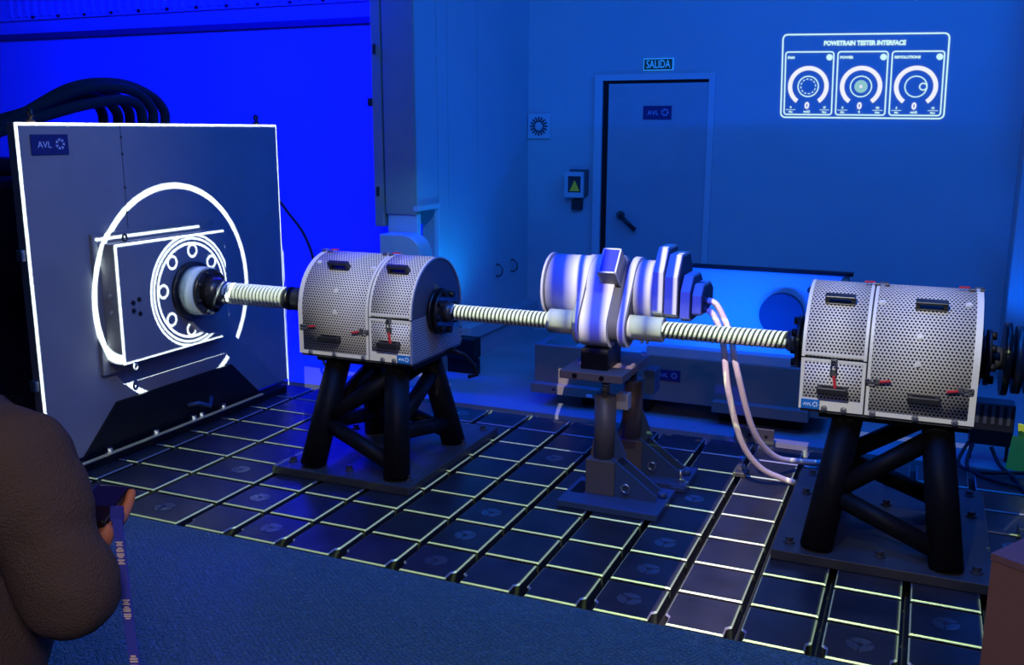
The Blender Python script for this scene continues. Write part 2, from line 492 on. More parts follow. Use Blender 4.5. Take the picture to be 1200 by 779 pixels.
class MB:
    def __init__(s): s.bm = bmesh.new()

    def _add(s, verts, faces, mi=0, smooth=False):
        vs_ = [s.bm.verts.new(v) for v in verts]
        for f in faces:
            try:
                fc = s.bm.faces.new([vs_[i] for i in f])
                fc.material_index = mi
                fc.smooth = smooth
            except ValueError:
                pass
        return vs_

    def box(s, x0, x1, y0, y1, z0, z1, mi=0, M=None, bev=0.0):
        v = [(x, y, z) for z in (z0, z1) for y in (y0, y1) for x in (x0, x1)]
        if M is not None:
            v = [M @ Vector(p) for p in v]
        f = [(0, 2, 3, 1), (4, 5, 7, 6), (0, 1, 5, 4), (2, 6, 7, 3), (0, 4, 6, 2), (1, 3, 7, 5)]
        vv = s._add(v, f, mi)
        if bev > 0:
            es = {e for q in vv for e in q.link_edges}
            r = bmesh.ops.bevel(s.bm, geom=list(es), offset=bev, segments=2, profile=0.5, affect='EDGES')
            for fc in r['faces']:
                fc.material_index = mi
        return s

    def prism(s, poly, a, b, axis='X', mi=0, M=None, smooth=False, bev=0.0):
        """polygon in the plane across `axis` (X: (y,z), Y: (x,z), Z: (x,y)) swept from a to b"""
        def P(q, t):
            p = {'X': (t, q[0], q[1]), 'Y': (q[0], t, q[1]), 'Z': (q[0], q[1], t)}[axis]
            return M @ Vector(p) if M is not None else Vector(p)
        n = len(poly)
        vv = [s.bm.verts.new(P(q, a)) for q in poly] + [s.bm.verts.new(P(q, b)) for q in poly]
        fs = []
        c0 = s.bm.faces.new(vv[:n][::-1])
        c1 = s.bm.faces.new(vv[n:])
        fs += [c0, c1]
        for i in range(n):
            f = s.bm.faces.new((vv[i], vv[(i + 1) % n], vv[n + (i + 1) % n], vv[n + i]))
            f.smooth = smooth
            fs.append(f)
        for f in fs:
            f.material_index = mi
        if bev > 0:
            es = list(c0.edges) + list(c1.edges)
            bmesh.ops.bevel(s.bm, geom=es, offset=bev, segments=1, affect='EDGES')
        return s

    def cyl(s, p0, p1, r0, r1=None, n=20, mi=0, smooth=True, caps=True):
        p0, p1 = Vector(p0), Vector(p1)
        r1 = r0 if r1 is None else r1
        d = (p1 - p0).normalized()
        u = d.orthogonal().normalized()
        w = d.cross(u)
        a = [s.bm.verts.new(p0 + r0 * (math.cos(2 * PI * i / n) * u + math.sin(2 * PI * i / n) * w)) for i in range(n)]
        b = [s.bm.verts.new(p1 + r1 * (math.cos(2 * PI * i / n) * u + math.sin(2 * PI * i / n) * w)) for i in range(n)]
        for i in range(n):
            f = s.bm.faces.new((a[i], a[(i + 1) % n], b[(i + 1) % n], b[i]))
            f.smooth = smooth
            f.material_index = mi
        if caps:
            for q in (a[::-1], b):
                f = s.bm.faces.new(q)
                f.material_index = mi
        return s

    def tube(s, pts, r, n=10, mi=0, radii=None):
        pts = [Vector(p) for p in pts]
        rings = []
        u = None
        for i, p in enumerate(pts):
            d = (pts[min(i + 1, len(pts) - 1)] - pts[max(i - 1, 0)]).normalized()
            if u is None:
                u = d.orthogonal().normalized()
            u = (u - u.dot(d) * d).normalized()
            w = d.cross(u)
            q = radii[i] if radii else r
            rings.append([s.bm.verts.new(p + q * (math.cos(2 * PI * k / n) * u + math.sin(2 * PI * k / n) * w)) for k in range(n)])
        for a, b in zip(rings, rings[1:]):
            for k in range(n):
                f = s.bm.faces.new((a[k], a[(k + 1) % n], b[(k + 1) % n], b[k]))
                f.smooth = True
                f.material_index = mi
        for q in (rings[0][::-1], rings[-1]):
            s.bm.faces.new(q).material_index = mi
        return s

    def ball(s, c, r, mi=0, seg=12, sc=(1, 1, 1)):
        m = Matrix.Translation(Vector(c)) @ Matrix.Diagonal((*[r * k for k in sc], 1))
        res = bmesh.ops.create_uvsphere(s.bm, u_segments=seg, v_segments=max(6, seg // 2), radius=1, matrix=m)
        for v in res['verts']:
            for f in v.link_faces:
                f.smooth = True
                f.material_index = mi
        return s

    def torus(s, c, normal, R, r, n=20, k=8, a0=0.0, a1=2 * PI, mi=0):
        nz = Vector(normal).normalized()
        u = nz.orthogonal().normalized()
        w = nz.cross(u)
        full = abs(a1 - a0 - 2 * PI) < 1e-6
        m = n if full else n + 1
        pts = [Vector(c) + R * (math.cos(a0 + (a1 - a0) * i / n) * u + math.sin(a0 + (a1 - a0) * i / n) * w) for i in range(m)]
        if full:
            rings = []
            for i, p in enumerate(pts):
                o = (p - Vector(c)).normalized()
                rings.append([s.bm.verts.new(p + r * (math.cos(2 * PI * j / k) * o + math.sin(2 * PI * j / k) * nz)) for j in range(k)])
            for i in range(m):
                a, b = rings[i], rings[(i + 1) % m]
                for j in range(k):
                    f = s.bm.faces.new((a[j], a[(j + 1) % k], b[(j + 1) % k], b[j]))
                    f.smooth = True
                    f.material_index = mi
        else:
            s.tube(pts, r, k, mi)
        return s

    def annulus(s, c, R0, R1, a0=0.0, a1=2 * PI, n=40, h=0.002, mi=0, M=None):
        """flat ring sector in local xy, extruded h along local z"""
        full = abs(a1 - a0 - 2 * PI) < 1e-6
        m = n if full else n + 1
        q = []
        for i in range(m):
            a = a0 + (a1 - a0) * i / n
            for R in (R0, R1):
                for z in (0, h):
                    p = Vector((c[0] + R * math.cos(a), c[1] + R * math.sin(a), (c[2] if len(c) > 2 else 0) + z))
                    q.append(s.bm.verts.new(M @ p if M is not None else p))
        for i in range(m if full else n):
            a, b = 4 * i, 4 * ((i + 1) % m)
            for x, y in ((0, 1), (1, 3), (3, 2), (2, 0)):
                s.bm.faces.new((q[a + x], q[a + y], q[b + y], q[b + x])).material_index = mi
        if not full:
            for a in (0, 4 * (m - 1)):
                s.bm.faces.new((q[a], q[a + 1], q[a + 3], q[a + 2])).material_index = mi
        return s

    def build(s, name, mats, parent=None, M=None, fix=True, uvf=None, local=False):
        if fix:
            bmesh.ops.recalc_face_normals(s.bm, faces=s.bm.faces)
        if uvf:
            ul = s.bm.loops.layers.uv.new('UVMap')
            for f in s.bm.faces:
                for l in f.loops:
                    l[ul].uv = uvf(l.vert.co)
        if parent is not None and M is None and not local:
            bmesh.ops.transform(s.bm, matrix=world_of(parent).inverted(), verts=s.bm.verts)
        me = bpy.data.meshes.new(name)
        s.bm.to_mesh(me)
        s.bm.free()
        for m in (mats if isinstance(mats, (list, tuple)) else [mats]):
            me.materials.append(m)
        o = bpy.data.objects.new(name, me)
        COL.objects.link(o)
        if parent is not None:
            o.parent = parent
        if M is not None:
            o.matrix_basis = M if parent is None else world_of(parent).inverted() @ M
        return o


def tag(o, label=None, cat=None, group=None, kind=None):
    if label: o['label'] = label
    if cat: o['category'] = cat
    if group: o['group'] = group
    if kind: o['kind'] = kind
    return o


def thing(name, loc, label, cat, group=None):
    o = bpy.data.objects.new(name, None)
    o.empty_display_size = 0.05
    COL.objects.link(o)
    o.location = loc
    return tag(o, label, cat, group)


def struct(name, loc=(0, 0, 0), label=None):
    o = bpy.data.objects.new(name, None)
    COL.objects.link(o)
    o.location = loc
    return tag(o, label, kind='structure')


def text(name, body, size, m, parent, M, align='CENTER', sx=1.0, extrude=0.0008, world=False, offset=0.0):
    cu = bpy.data.curves.new(name, 'FONT')
    cu.body = body
    cu.size = size
    cu.align_x = align
    cu.align_y = 'CENTER'
    cu.extrude = extrude
    cu.offset = offset
    cu.resolution_u = 3
    cu.materials.append(m)
    tmp = bpy.data.objects.new(name, cu)
    me = bpy.data.meshes.new_from_object(tmp)
    bpy.data.objects.remove(tmp)
    me.name = name
    o = bpy.data.objects.new(name, me)
    COL.objects.link(o)
    o.parent = parent
    if world:
        M = world_of(parent).inverted() @ M
    o.matrix_basis = M @ Matrix.Diagonal((sx, 1, 1, 1))
    return o


def pinwheel(size):
    """small round burst of short wedges, in local xy"""
    b = MB()
    for k in range(7):
        a = PI / 2 + k * 2 * PI / 7 + 0.2
        R = Matrix.Rotation(a, 4, 'Z')
        b.prism([(0.42 * size, -0.06 * size), (1.0 * size, -0.26 * size), (0.86 * size, 0.30 * size)], 0, 0.0012, 'Z', M=R)
    return b


def badge(name, parent, M, w, h, plate_m, print_m, top=False, label=None):
    """maker's plate: three letters and a pinwheel; M is the world frame of its centre"""
    b = MB().box(-w / 2, w / 2, -h / 2, h / 2, -0.002, 0.002)
    p = b.build(name, plate_m, parent, M)
    text('lettering', 'AVL', h * 0.46, print_m, p, Matrix.Translation((-w * 0.15, -h * 0.02, 0.003)), sx=1.05, extrude=0.0006)
    e = pinwheel(h * 0.29).build('emblem', print_m, p, local=True)
    e.matrix_basis = Matrix.Translation((w * 0.27, h * 0.02, 0.0025))
    return p


FY = lambda x, y, z: frame((x, y, z), (1, 0, 0), (0, 0, 1))          # faces -y
FX = lambda x, y, z: frame((x, y, z), (0, 1, 0), (0, 0, 1))          # faces +x


def bolt_head(b, p, n, r=0.012, h=0.012, mi=0):
    p, n = Vector(p), Vector(n).normalized()
    b.cyl(p, p + n * h * 0.25, r * 1.5, None, 12, mi)
    b.cyl(p, p + n * h, r, None, 6, mi, False)
    return b


# ------------------------------------------------------------------ room shell
w = struct('wall_back')
MB().box(XS - 0.02, 3.3, YW, YW + 0.15, 0, 4.2).build('wall_surface', WALL, w)
# deep-blue wall behind the panel
w = struct('wall_rear_left')
MB().box(-7.6, XS - 0.02, YW, YW + 0.15, 0, 4.2).build('wall_surface', BWALL, w)
t = struct('trim_1')
MB().box(-7.5, -1.5, YW - 0.05, YW, 2.425, 2.475).build('rail', mat('rail_dark', (0.06, 0.06, 0.07), 0.6), t)
t = struct('trim_2')
MB().box(-7.5, -1.5, YW - 0.035, YW, 2.60, 3.3).build('panel', BWALL, t)
for i in range(46):
    x = -6.6 + i * 0.105
    MB().box(x, x + 0.035, YW - 0.055, YW - 0.035, 2.63, 3.3).build('rib', BWALL, t)
for i in range(14):
    x = -6.3 + i * 0.33
    MB().cyl((x, YW - 0.035, 2.625), (x, YW - 0.05, 2.625), 0.016, None, 8).build('fixing', BLACKP, t)
w = struct('wall_side')
ys = [2.69, 2.84, 3.29, YW]
for a, b_ in zip(ys, ys[1:]):
    MB().box(XS - 0.12, XS, a + 0.003, b_ - 0.003, 0, 4.2).build('panel', WALL, w)
MB().box(XS - 0.115, XS - 0.006, 2.42, YW, 0.0, 4.2).build('core', WALL, w) if False else None
MB().box(XS - 0.115, XS, 2.416, 2.687, 1.09, 4.2).build('panel', WALL, w)
MB().box(XS - 0.11, XS - 0.004, 2.70, YW - 0.01, 0.01, 4.19).build('backing', PITD, w)
# lip over the low opening, and its bright jamb
MB().box(XS - 0.02, XS + 0.012, 2.40, 2.70, 1.085, 1.115).build('lip', FRAMEP, w)
MB().box(XS - 0.02, XS + 0.010, 2.672, 2.690, 0.0, 1.085).build('jamb', FRAMEP, w)
# grey end of the side wall: two folded metal strips
w = struct('wall_end')
MB().box(-1.402, XS - 0.006, 2.405, 2.46, 1.06, 4.2, bev=0.004).build('cladding_strip', CLAD, w)
MB().box(-1.482, -1.414, 2.405, 2.46, 0.98, 4.2, bev=0.004).build('cladding_strip', CLAD, w)
MB().box(-1.47, XS - 0.12, 2.46, YW, 0.98, 4.2).build('core', GREYP, w)
for z in (1.20, 2.06):
    b = MB().box(-1.462, -1.444, 2.392, 2.405, z - 0.03, z + 0.03, bev=0.004)
    b.build('catch', BLACKS, w)
MB().box(-1.512, -1.482, 2.40, 2.43, 1.72, 1.77, bev=0.004).build('catch', BLACKS, w)
w = struct('wall_right')
MB().box(3.3, 3.45, -4.6, YW + 0.15, 0, 4.2).build('wall_surface', WALL, w)
w = struct('wall_left')
MB().box(-7.75, -7.6, -4.6, YW + 0.15, 0, 4.2).build('wall_surface', WALL, w)
w = struct('ceiling')
MB().box(-7.75, 3.45, -4.6, YW + 0.15, 4.2, 4.3).build('ceiling_surface', mat('ceiling_dark', (0.05, 0.05, 0.06), 0.8), w)
# pillar at the right end of the back wall
w = struct('column')
MB().box(2.235, 2.8, 3.85, YW, 0, 4.2, bev=0.01).build('column_surface', WALL, w)
# floors
fl_ = struct('floor')
MB().box(-7.6, 3.3, -4.6, YW, -0.12, -0.06).build('slab', PITD, fl_)
MB().box(-7.6, 3.3, 2.055, YW, -0.06, 0.0).build('rear_floor', FLOORP, fl_)
MB().box(-7.6, -2.06, -0.012, 2.055, -0.06, 0.0).build('side_floor', FLOORP, fl_)
MB().box(-7.6, 3.3, -4.6, -0.012, -0.06, -0.002).build('platform', TREAD, fl_)

# slotted test bed: every steel tile on its own
bed_ = struct('floor_test_bed')
cols = [(-2.05, -1.70), (-1.672, -1.36), (-1.332, -1.0)]
k = -4
while k * PITCHT < 3.0:
    cols.append((k * PITCHT + 0.028, (k + 1) * PITCHT))
    k += 1
discs = {(-1.17, 0), (-0.86, 1), (-1.17, 2), (-0.61, 0), (0.14, 0), (0.14, 1), (0.14, 2), (0.89, 0), (0.89, 1), (0.89, 2), (0.64, 3),
         (0.39, 5), (1.64, 0), (1.89, 1), (-0.36, 6), (0.89, 4), (2.14, 4), (2.14, 2), (1.64, 6), (0.14, 5), (-0.61, 7)}


def tile_mesh(x0, x1, r, c):
    y0, y1 = r * PITCHT, (r + 1) * PITCHT - 0.020
    if r == 0 and c > 2:
        poly = [(x0 + 0.016, y0), (x1 - 0.016, y0), (x1 - 0.016, y0 + 0.05), (x1, y0 + 0.066), (x1, y1), (x0, y1),
                (x0, y0 + 0.066), (x0 + 0.016, y0 + 0.05)]
    else:
        poly = [(x0, y0), (x1, y0), (x1, y1), (x0, y1)]
    cx, cy = (x0 + x1) / 2, (y0 + y1) / 2
    b = MB()
    n = len(poly)
    ch = 0.005

    def inset(q):
        return (q[0] + (ch if q[0] < cx else -ch), q[1] + (ch if q[1] < cy else -ch))
    rings_ = [[b.bm.verts.new((x, y, z)) for x, y in pp] for pp, z in
              ((poly, -0.058), (poly, -0.005), ([inset(q) for q in poly], 0.0))]
    for ri in (0, 1):
        for i in range(n):
            f = b.bm.faces.new((rings_[ri][i], rings_[ri][(i + 1) % n], rings_[ri + 1][(i + 1) % n], rings_[ri + 1][i]))
            f.material_index = ri
    b.bm.faces.new(rings_[2])
    return b, cx, cy


for c, (x0, x1) in enumerate(cols):
    for r in range(8):
        b, cx, cy = tile_mesh(x0, x1, r, c)
        o = b.build('tile', [TILE, CHAMF], bed_)
        for dx, dr in discs:
            if dr == r and x0 < dx < x1:
                d = MB()
                R = 0.043
                for q in range(3):
                    a = q * 2 * PI / 3 + 0.5
                    d.annulus((cx, cy, 0.0), 0.010, R, a, a + 2 * PI / 3 - 0.16, 10, 0.0016)
                d.build('access_disc', DISC, o)

# back door, its frame, sign and handle
dr_ = struct('door_1', (-0.18, YW, 0))
b = MB().box(-0.632, -0.572, YW - 0.03, YW, 0, 1.98).box(0.222, 0.266, YW - 0.03, YW, 0, 1.98).box(-0.572, 0.222, YW - 0.03, YW, 1.938, 1.98)
b.build('frame', FRAMEP, dr_)
MB().box(-0.572, 0.222, YW - 0.006, YW + 0.02, 0, 1.938).build('rebate', BLACKP, dr_)
MB().box(-0.525, 0.222, YW - 0.022, YW - 0.006, 0.01, 1.915, bev=0.003).build('leaf', DOORP, dr_)
b = MB().cyl((-0.405, YW - 0.022, 0.952), (-0.405, YW - 0.055, 0.952), 0.030, None, 18)
h_ = b.build('handle', DARKST, dr_)
MB().tube([(-0.405, YW - 0.06, 0.952), (-0.36, YW - 0.066, 0.915), (-0.28, YW - 0.066, 0.845)], 0.017, 10).build('lever', BLACKS, h_)
badge('nameplate', dr_, FY(-0.149, YW - 0.026, 1.705), 0.212, 0.098, SIGNB, SIGNW)

# exit sign over the door
s = thing('exit_sign', (-0.157, YW, 2.047), 'small green exit sign with pale capitals above the door', 'sign')
MB().box(-0.268, -0.046, YW - 0.012, YW - 0.001, 2.004, 2.090).build('border', SALW, s)
MB().box(-0.261, -0.053, YW - 0.015, YW - 0.004, 2.011, 2.083).build('plate', SALG, s)
text('lettering', 'SALIDA', 0.080, SALW, s, FY(-0.157, YW - 0.016, 2.046), sx=0.68, world=True)

# ventilation grille left of the door
s = thing('air_vent', (-1.083, YW, 1.607), 'square pale wall vent with radial slots left of the door', 'vent')
MB().box(-1.175, -0.99, YW - 0.02, YW - 0.001, 1.513, 1.703, bev=0.004).build('plate', FRAMEP, s)
for q in range(16):
    M_ = FY(-1.083, YW - 0.021, 1.607) @ Matrix.Rotation(q * PI / 8, 4, 'Z')
    MB().box(0.032, 0.072, -0.006, 0.006, -0.002, 0.002, M=M_).build('slot', WIN, s)
MB().cyl((-1.083, YW - 0.02, 1.607), (-1.083, YW - 0.026, 1.607), 0.016, None, 14).build('boss', FRAMEP, s)
# call point with a warning triangle
s = thing('wall_call_box', (-0.768, YW, 1.17), 'small pale framed wall box with a yellow warning triangle', 'switch box')
MB().box(-0.815, -0.675, YW - 0.05, YW - 0.001, 1.09, 1.285, bev=0.004).build('backbox', DARKST, s)
b = MB().box(-0.845, -0.82, YW - 0.075, YW - 0.05, 1.075, 1.268).box(-0.715, -0.695, YW - 0.075, YW - 0.05, 1.075, 1.268)
b.box(-0.82, -0.715, YW - 0.075, YW - 0.05, 1.235, 1.268).box(-0.82, -0.715, YW - 0.075, YW - 0.05, 1.075, 1.112)
b.build('frame', FRAMEP, s)
MB().box(-0.82, -0.715, YW - 0.06, YW - 0.05, 1.112, 1.235).build('inset', WIN, s)
MB().prism([(-0.808, 1.122), (-0.728, 1.122), (-0.768, 1.205)], YW - 0.064, YW - 0.06, 'Y').build('warning_triangle', YELL, s)
s = MB().box(-0.80, -0.715, YW - 0.045, YW - 0.001, 0.978, 1.058, bev=0.006).build('wall_switch', BLACKS)
tag(s, 'small dark square wall switch just below the warning box', 'switch')
# two pull rings low on the side wall
for y in (3.60, 3.88):
    s = MB().torus((XS + 0.012, y, 0.56), (0.2, 1, 0), 0.045, 0.007, 16, 6).build('pull_ring', DARKST)
    tag(s, 'faint dark pull ring low on the blue side wall, the one %s the corner' % ('farther from' if y < 3.7 else 'nearer to'), 'ring', 'pull rings on the side wall')
# trunking along the foot of the side wall
s = thing('cable_trunking', (XS, 3.6, 0), 'dark blue floor trunking along the foot of the side wall', 'trunking')
MB().box(XS + 0.002, XS + 0.10, 2.95, YW - 0.01, 0.16, 0.25, bev=0.006).build('duct', DOORP, s)
MB().box(XS + 0.002, XS + 0.06, 2.95, YW - 0.01, 0.0, 0.16).build('plinth', DOORP, s)
s = thing('floor_flood_lamp', (-1.02, 2.72, 0), 'black floor flood lamp lighting the foot of the side wall', 'lamp')
MB().box(-1.12, -0.92, 2.66, 2.78, 0.10, 0.24, bev=0.01).build('housing', BLACKP, s)
MB().box(-1.13, -0.91, 2.70, 2.74, 0.0, 0.10).build('bracket', BLACKP, s)
# rounded cabinet seen in the low opening
s = thing('rounded_cabinet', (-1.26, 2.36, 0), 'pale cabinet with a rounded top corner behind the striped-shaft guard', 'cabinet')
pts = [(-1.36, 0.0), (-1.075, 0.0), (-1.075, 0.83)]
for q in range(1, 9):
    a = q / 8 * PI / 2
    pts.append((-1.075 - 0.12 + 0.12 * math.cos(a), 0.83 + 0.12 * math.sin(a)))
pts.append((-1.36, 0.95))
MB().prism(pts, 2.25, 2.40, 'Y', smooth=False, bev=0.004).build('body', BENCHW, s)
MB().box(-1.395, -1.19, 2.42, 2.47, 0.0, 1.06).build('back_plate', BENCHW, s)

def smooth_path(pts, n=10):
    pts = [Vector(q) for q in pts]
    out = []
    for a in range(len(pts) - 1):
        p0, p1, p2, p3 = pts[max(a - 1, 0)], pts[a], pts[a + 1], pts[min(a + 2, len(pts) - 1)]
        for t_ in range(n):
            u = t_ / n
            out.append(0.5 * ((2 * p1) + (p2 - p0) * u + (2 * p0 - 5 * p1 + 4 * p2 - p3) * u * u + (3 * p1 - p0 - 3 * p2 + p3) * u ** 3))
    out.append(pts[-1])
    return out


# ------------------------------------------------------------------ load panel
p = thing('load_panel', (XP, 1.06, 0), 'big square grey front panel outlined in white projected light', 'panel')
MB().box(XP - 0.05, XP, PY0, PY1, PZ0, PZ1, bev=0.003).build('face_plate', PANEL, p)
for z in (0.90, 1.1, 1.3, 1.42):
    pass
MB().box(XP, XP + 0.0015, 0.744, 0.748, 1.1, PZ1 - 0.01).build('joint', DARKST, p)
for z in (1.18, 1.30, 1.46, 1.54):
    MB().cyl((XP, 0.746, z), (XP + 0.004, 0.746, z), 0.006, None, 8).build('rivet', BLACKS, p)
badge('nameplate', p, FX(XP + 0.004, 0.327, 1.511), 0.20, 0.088, SIGNB, SIGNW)
# black trapezoid foot bracket
b = MB().prism([(0.345, 0.04), (0.578, 0.262), (1.427, 0.262), (1.66, 0.04)], XP, XP + 0.018, 'X')
f_ = b.build('foot_bracket', BLACKP, p)
b = MB().box(XP, XP + 0.075, 0.20, 1.85, 0.001, 0.04, bev=0.004)
b.build('foot_flange', BLACKP, p)
b = MB().box(XP + 0.060, XP + 0.076, 0.26, 1.62, 0.038, 0.046)
b.build('flange_edge', STEEL, p)
for y in (0.47, 0.78, 1.06, 1.12, 1.30):
    bolt_head(MB(), (XP + 0.045, y, 0.04), (0, 0, 1), 0.014, 0.024).build('bolt', STEEL, p)
b = MB().tube([(XP + 0.02, 1.05, 0.12), (XP + 0.07, 1.08, 0.13), (XP + 0.09, 1.14, 0.10), (XP + 0.05, 1.2, 0.13)], 0.012, 8)
b.build('pipe_union', SUPB, p)
# mounting plate and box
MB().box(XP, XP + 0.020, 0.500, 1.345, 0.412, 1.095, bev=0.003).build('mount_plate', GREYP, p)
bx = MB().box(XP + 0.02, XB, BY0, BY1, BZ0, BZ1, bev=0.003).build('gear_housing', PANEL, p)
for y, z in ((0.60, BZ1 - 0.03), (0.60, BZ0 + 0.02)):
    pass
MB().torus((XB - 0.06, 0.66, BZ1 + 0.018), (1, 0.3, 0), 0.018, 0.005, 14, 6).build('lifting_eye', BLACKS, bx)
MB().torus((XB + 0.006, 0.60, BZ0 - 0.015), (1, 0.3, 0), 0.018, 0.005, 14, 6).build('lifting_eye', STEEL, bx)
for y, z in ((0.62, 0.76), (0.62, 0.72), (0.66, 0.77), (0.66, 0.70)):
    bolt_head(MB(), (XB, y, z), (1, 0, 0), 0.008, 0.010).build('screw', BLACKS, bx)
for z in (0.80, 0.72):
    bolt_head(MB(), (XB - 0.05, BY0, z), (0, -1, 0), 0.008, 0.010).build('screw', STEEL, bx)
# hub
h_ = MB().cyl((XB, YA, ZA), (XB + 0.022, YA, ZA), 0.150, None, 40).build('hub', BLACKS, p)
MB().cyl((XB + 0.020, YA, ZA), (XB + 0.108, YA, ZA), 0.126, None, 40).build('drum', HUB, h_)
MB().cyl((XB + 0.108, YA, ZA), (XB + 0.128, YA, ZA), 0.118, None, 40).cyl((XB + 0.128, YA, ZA), (XB + 0.20, YA, ZA), 0.092, 0.062, 32).build('coupling', BLACKS, h_)
for q in range(8):
    a = q * PI / 4 + 0.3
    bolt_head(MB(), (XB + 0.127, YA + 0.104 * math.cos(a), ZA + 0.104 * math.sin(a)), (1, 0, 0), 0.009, 0.016).build('bolt', BLACKS, h_)
MB().cyl((XB + 0.19, YA, ZA), (XB + 0.24, YA, ZA), 0.050, None, 24).torus((XB + 0.205, YA, ZA), (1, 0, 0), 0.05, 0.008, 24, 6).torus((XB + 0.228, YA, ZA), (1, 0, 0), 0.05, 0.008, 24, 6).build('bellows', DARKST, h_)
# eyebolts, clips
for y, r_, m_ in ((0.262, 0.020, COPPER), (1.812, 0.016, BLACKS)):
    b = MB().cyl((XP - 0.025, y, PZ1), (XP - 0.025, y, PZ1 + 0.018), 0.022, 0.014, 12).torus((XP - 0.025, y, PZ1 + 0.036), (0.4, 1, 0), r_, 0.007, 14, 6)
    b.build('eyebolt', m_, p)
for z in (1.035, 0.444):
    MB().box(XP - 0.045, XP - 0.01, PY0 - 0.022, PY0, z - 0.025, z + 0.025, bev=0.004).build('edge_clip', STEEL, p)
MB().box(XP - 0.04, XP - 0.012, PY1, PY1 + 0.025, 1.34, 1.42, bev=0.004).build('edge_clip', BLACKS, p)

s = MB().tube(smooth_path([(XP - 0.02, 1.985, 1.16), (-1.86, 2.02, 1.08), (-1.78, 2.05, 0.96), (-1.72, 2.06, 0.80), (-1.70, 2.08, 0.55), (-1.72, 2.10, 0.2), (-1.66, 2.16, 0.012)]), 0.008, 8).build('thin_cable', RUBBER)
tag(s, 'thin black cable drooping beside the right edge of the grey panel', 'cable')
# dark drive machine behind the panel and its loom of hoses
p = thing('drive_machine', (-2.9, 0.6, 0), 'black drive machine mostly hidden behind the grey panel', 'machine')
MB().box(-3.7, -2.15, -0.15, 0.9, 0.12, 1.35, bev=0.03).build('body', BLACKP, p)
MB().box(-3.6, -2.2, -0.1, 0.85, 0.0, 0.12).build('base', BLACKP, p)
MB().box(-3.3, -2.5, -0.05, 0.7, 1.35, 1.44, bev=0.03).build('terminal_box', BLACKP, p)
MB().box(-3.75, -2.02, -0.22, -0.15, 0.52, 0.58).build('side_rail', DARKST, p)
MB().cyl((-2.7, -0.15, 0.95), (-2.7, -0.26, 0.95), 0.10, None, 18).build('gland', DARKST, p)
for y in (0.4, 0.75):
    MB().cyl((-2.15, y, 0.75), (XP - 0.052, y, 0.75), 0.05, None, 14).build('spacer', BLACKP, p)
hs = [
[(-2.32, 0.258, 1.505), (-2.32, 0.445, 1.582), (-2.32, 0.647, 1.68), (-2.32, 0.863, 1.777), (-2.32, 1.06, 1.815), (-2.32, 1.266, 1.81), (-2.32, 1.438, 1.757), (-2.32, 1.523, 1.68), (-2.32, 1.528, 1.594)] ,
[(-2.26, 0.215, 1.525), (-2.26, 0.446, 1.613), (-2.26, 0.699, 1.717), (-2.26, 0.915, 1.778), (-2.26, 1.115, 1.795), (-2.26, 1.274, 1.765), (-2.26, 1.367, 1.686), (-2.26, 1.371, 1.594)] ,
[(-2.42, 0.323, 1.581), (-2.42, 0.531, 1.622), (-2.42, 0.732, 1.674), (-2.42, 0.951, 1.747), (-2.42, 1.123, 1.78), (-2.42, 1.269, 1.758), (-2.42, 1.354, 1.686), (-2.42, 1.363, 1.593)] ,
[(-2.36, 0.294, 1.543), (-2.36, 0.578, 1.631), (-2.36, 0.813, 1.713), (-2.36, 1.005, 1.744), (-2.36, 1.146, 1.722), (-2.36, 1.212, 1.665), (-2.36, 1.216, 1.593)] ,
[(-2.5, 0.357, 1.542), (-2.5, 0.594, 1.602), (-2.5, 0.855, 1.686), (-2.5, 1.05, 1.729), (-2.5, 1.181, 1.724), (-2.5, 1.241, 1.675), (-2.5, 1.25, 1.593)] ,
[(-2.2, 0.21, 1.526), (-2.2, 0.488, 1.61), (-2.2, 0.716, 1.668), (-2.2, 0.905, 1.706), (-2.2, 1.107, 1.728), (-2.2, 1.211, 1.696), (-2.2, 1.232, 1.593)] ,
]
for i, pts in enumerate(hs):
    fine = smooth_path(pts + [(pts[-1][0], pts[-1][1] + 0.005, 1.36)], 6)
    s = MB().tube(fine, 0.027, 10).build('power_hose', BRAID)
    tag(s, ['black braided hose over the panel, its arch ending farthest right', 'black braided hose over the panel, its arch ending second from the right',
            'black braided hose over the panel, rear one ending just left of the pale blue gap', 'black braided hose over the panel, its arch ending second from the left',
            'black braided hose over the panel, rearmost and ending farthest left', 'black braided hose over the panel, lowest and nearest to the panel back'][i],
        'hose', 'black hoses over the panel')

# ------------------------------------------------------------------ perforated shaft guards
GR = 0.249


def guard_arc(a0, a1, r, n=22):
    return [(YA - r * math.cos(a0 + (a1 - a0) * i / n), ZA + r * math.sin(a0 + (a1 - a0) * i / n)) for i in range(n + 1)]


def arc_v(co):
    """length along the sheet, so holes stay round on the curve"""
    y, z = co.y - YA, co.z - ZA
    if z < 0:
        return (z if y < 0 else PI * GR - z)
    return GR * math.atan2(z, -y)


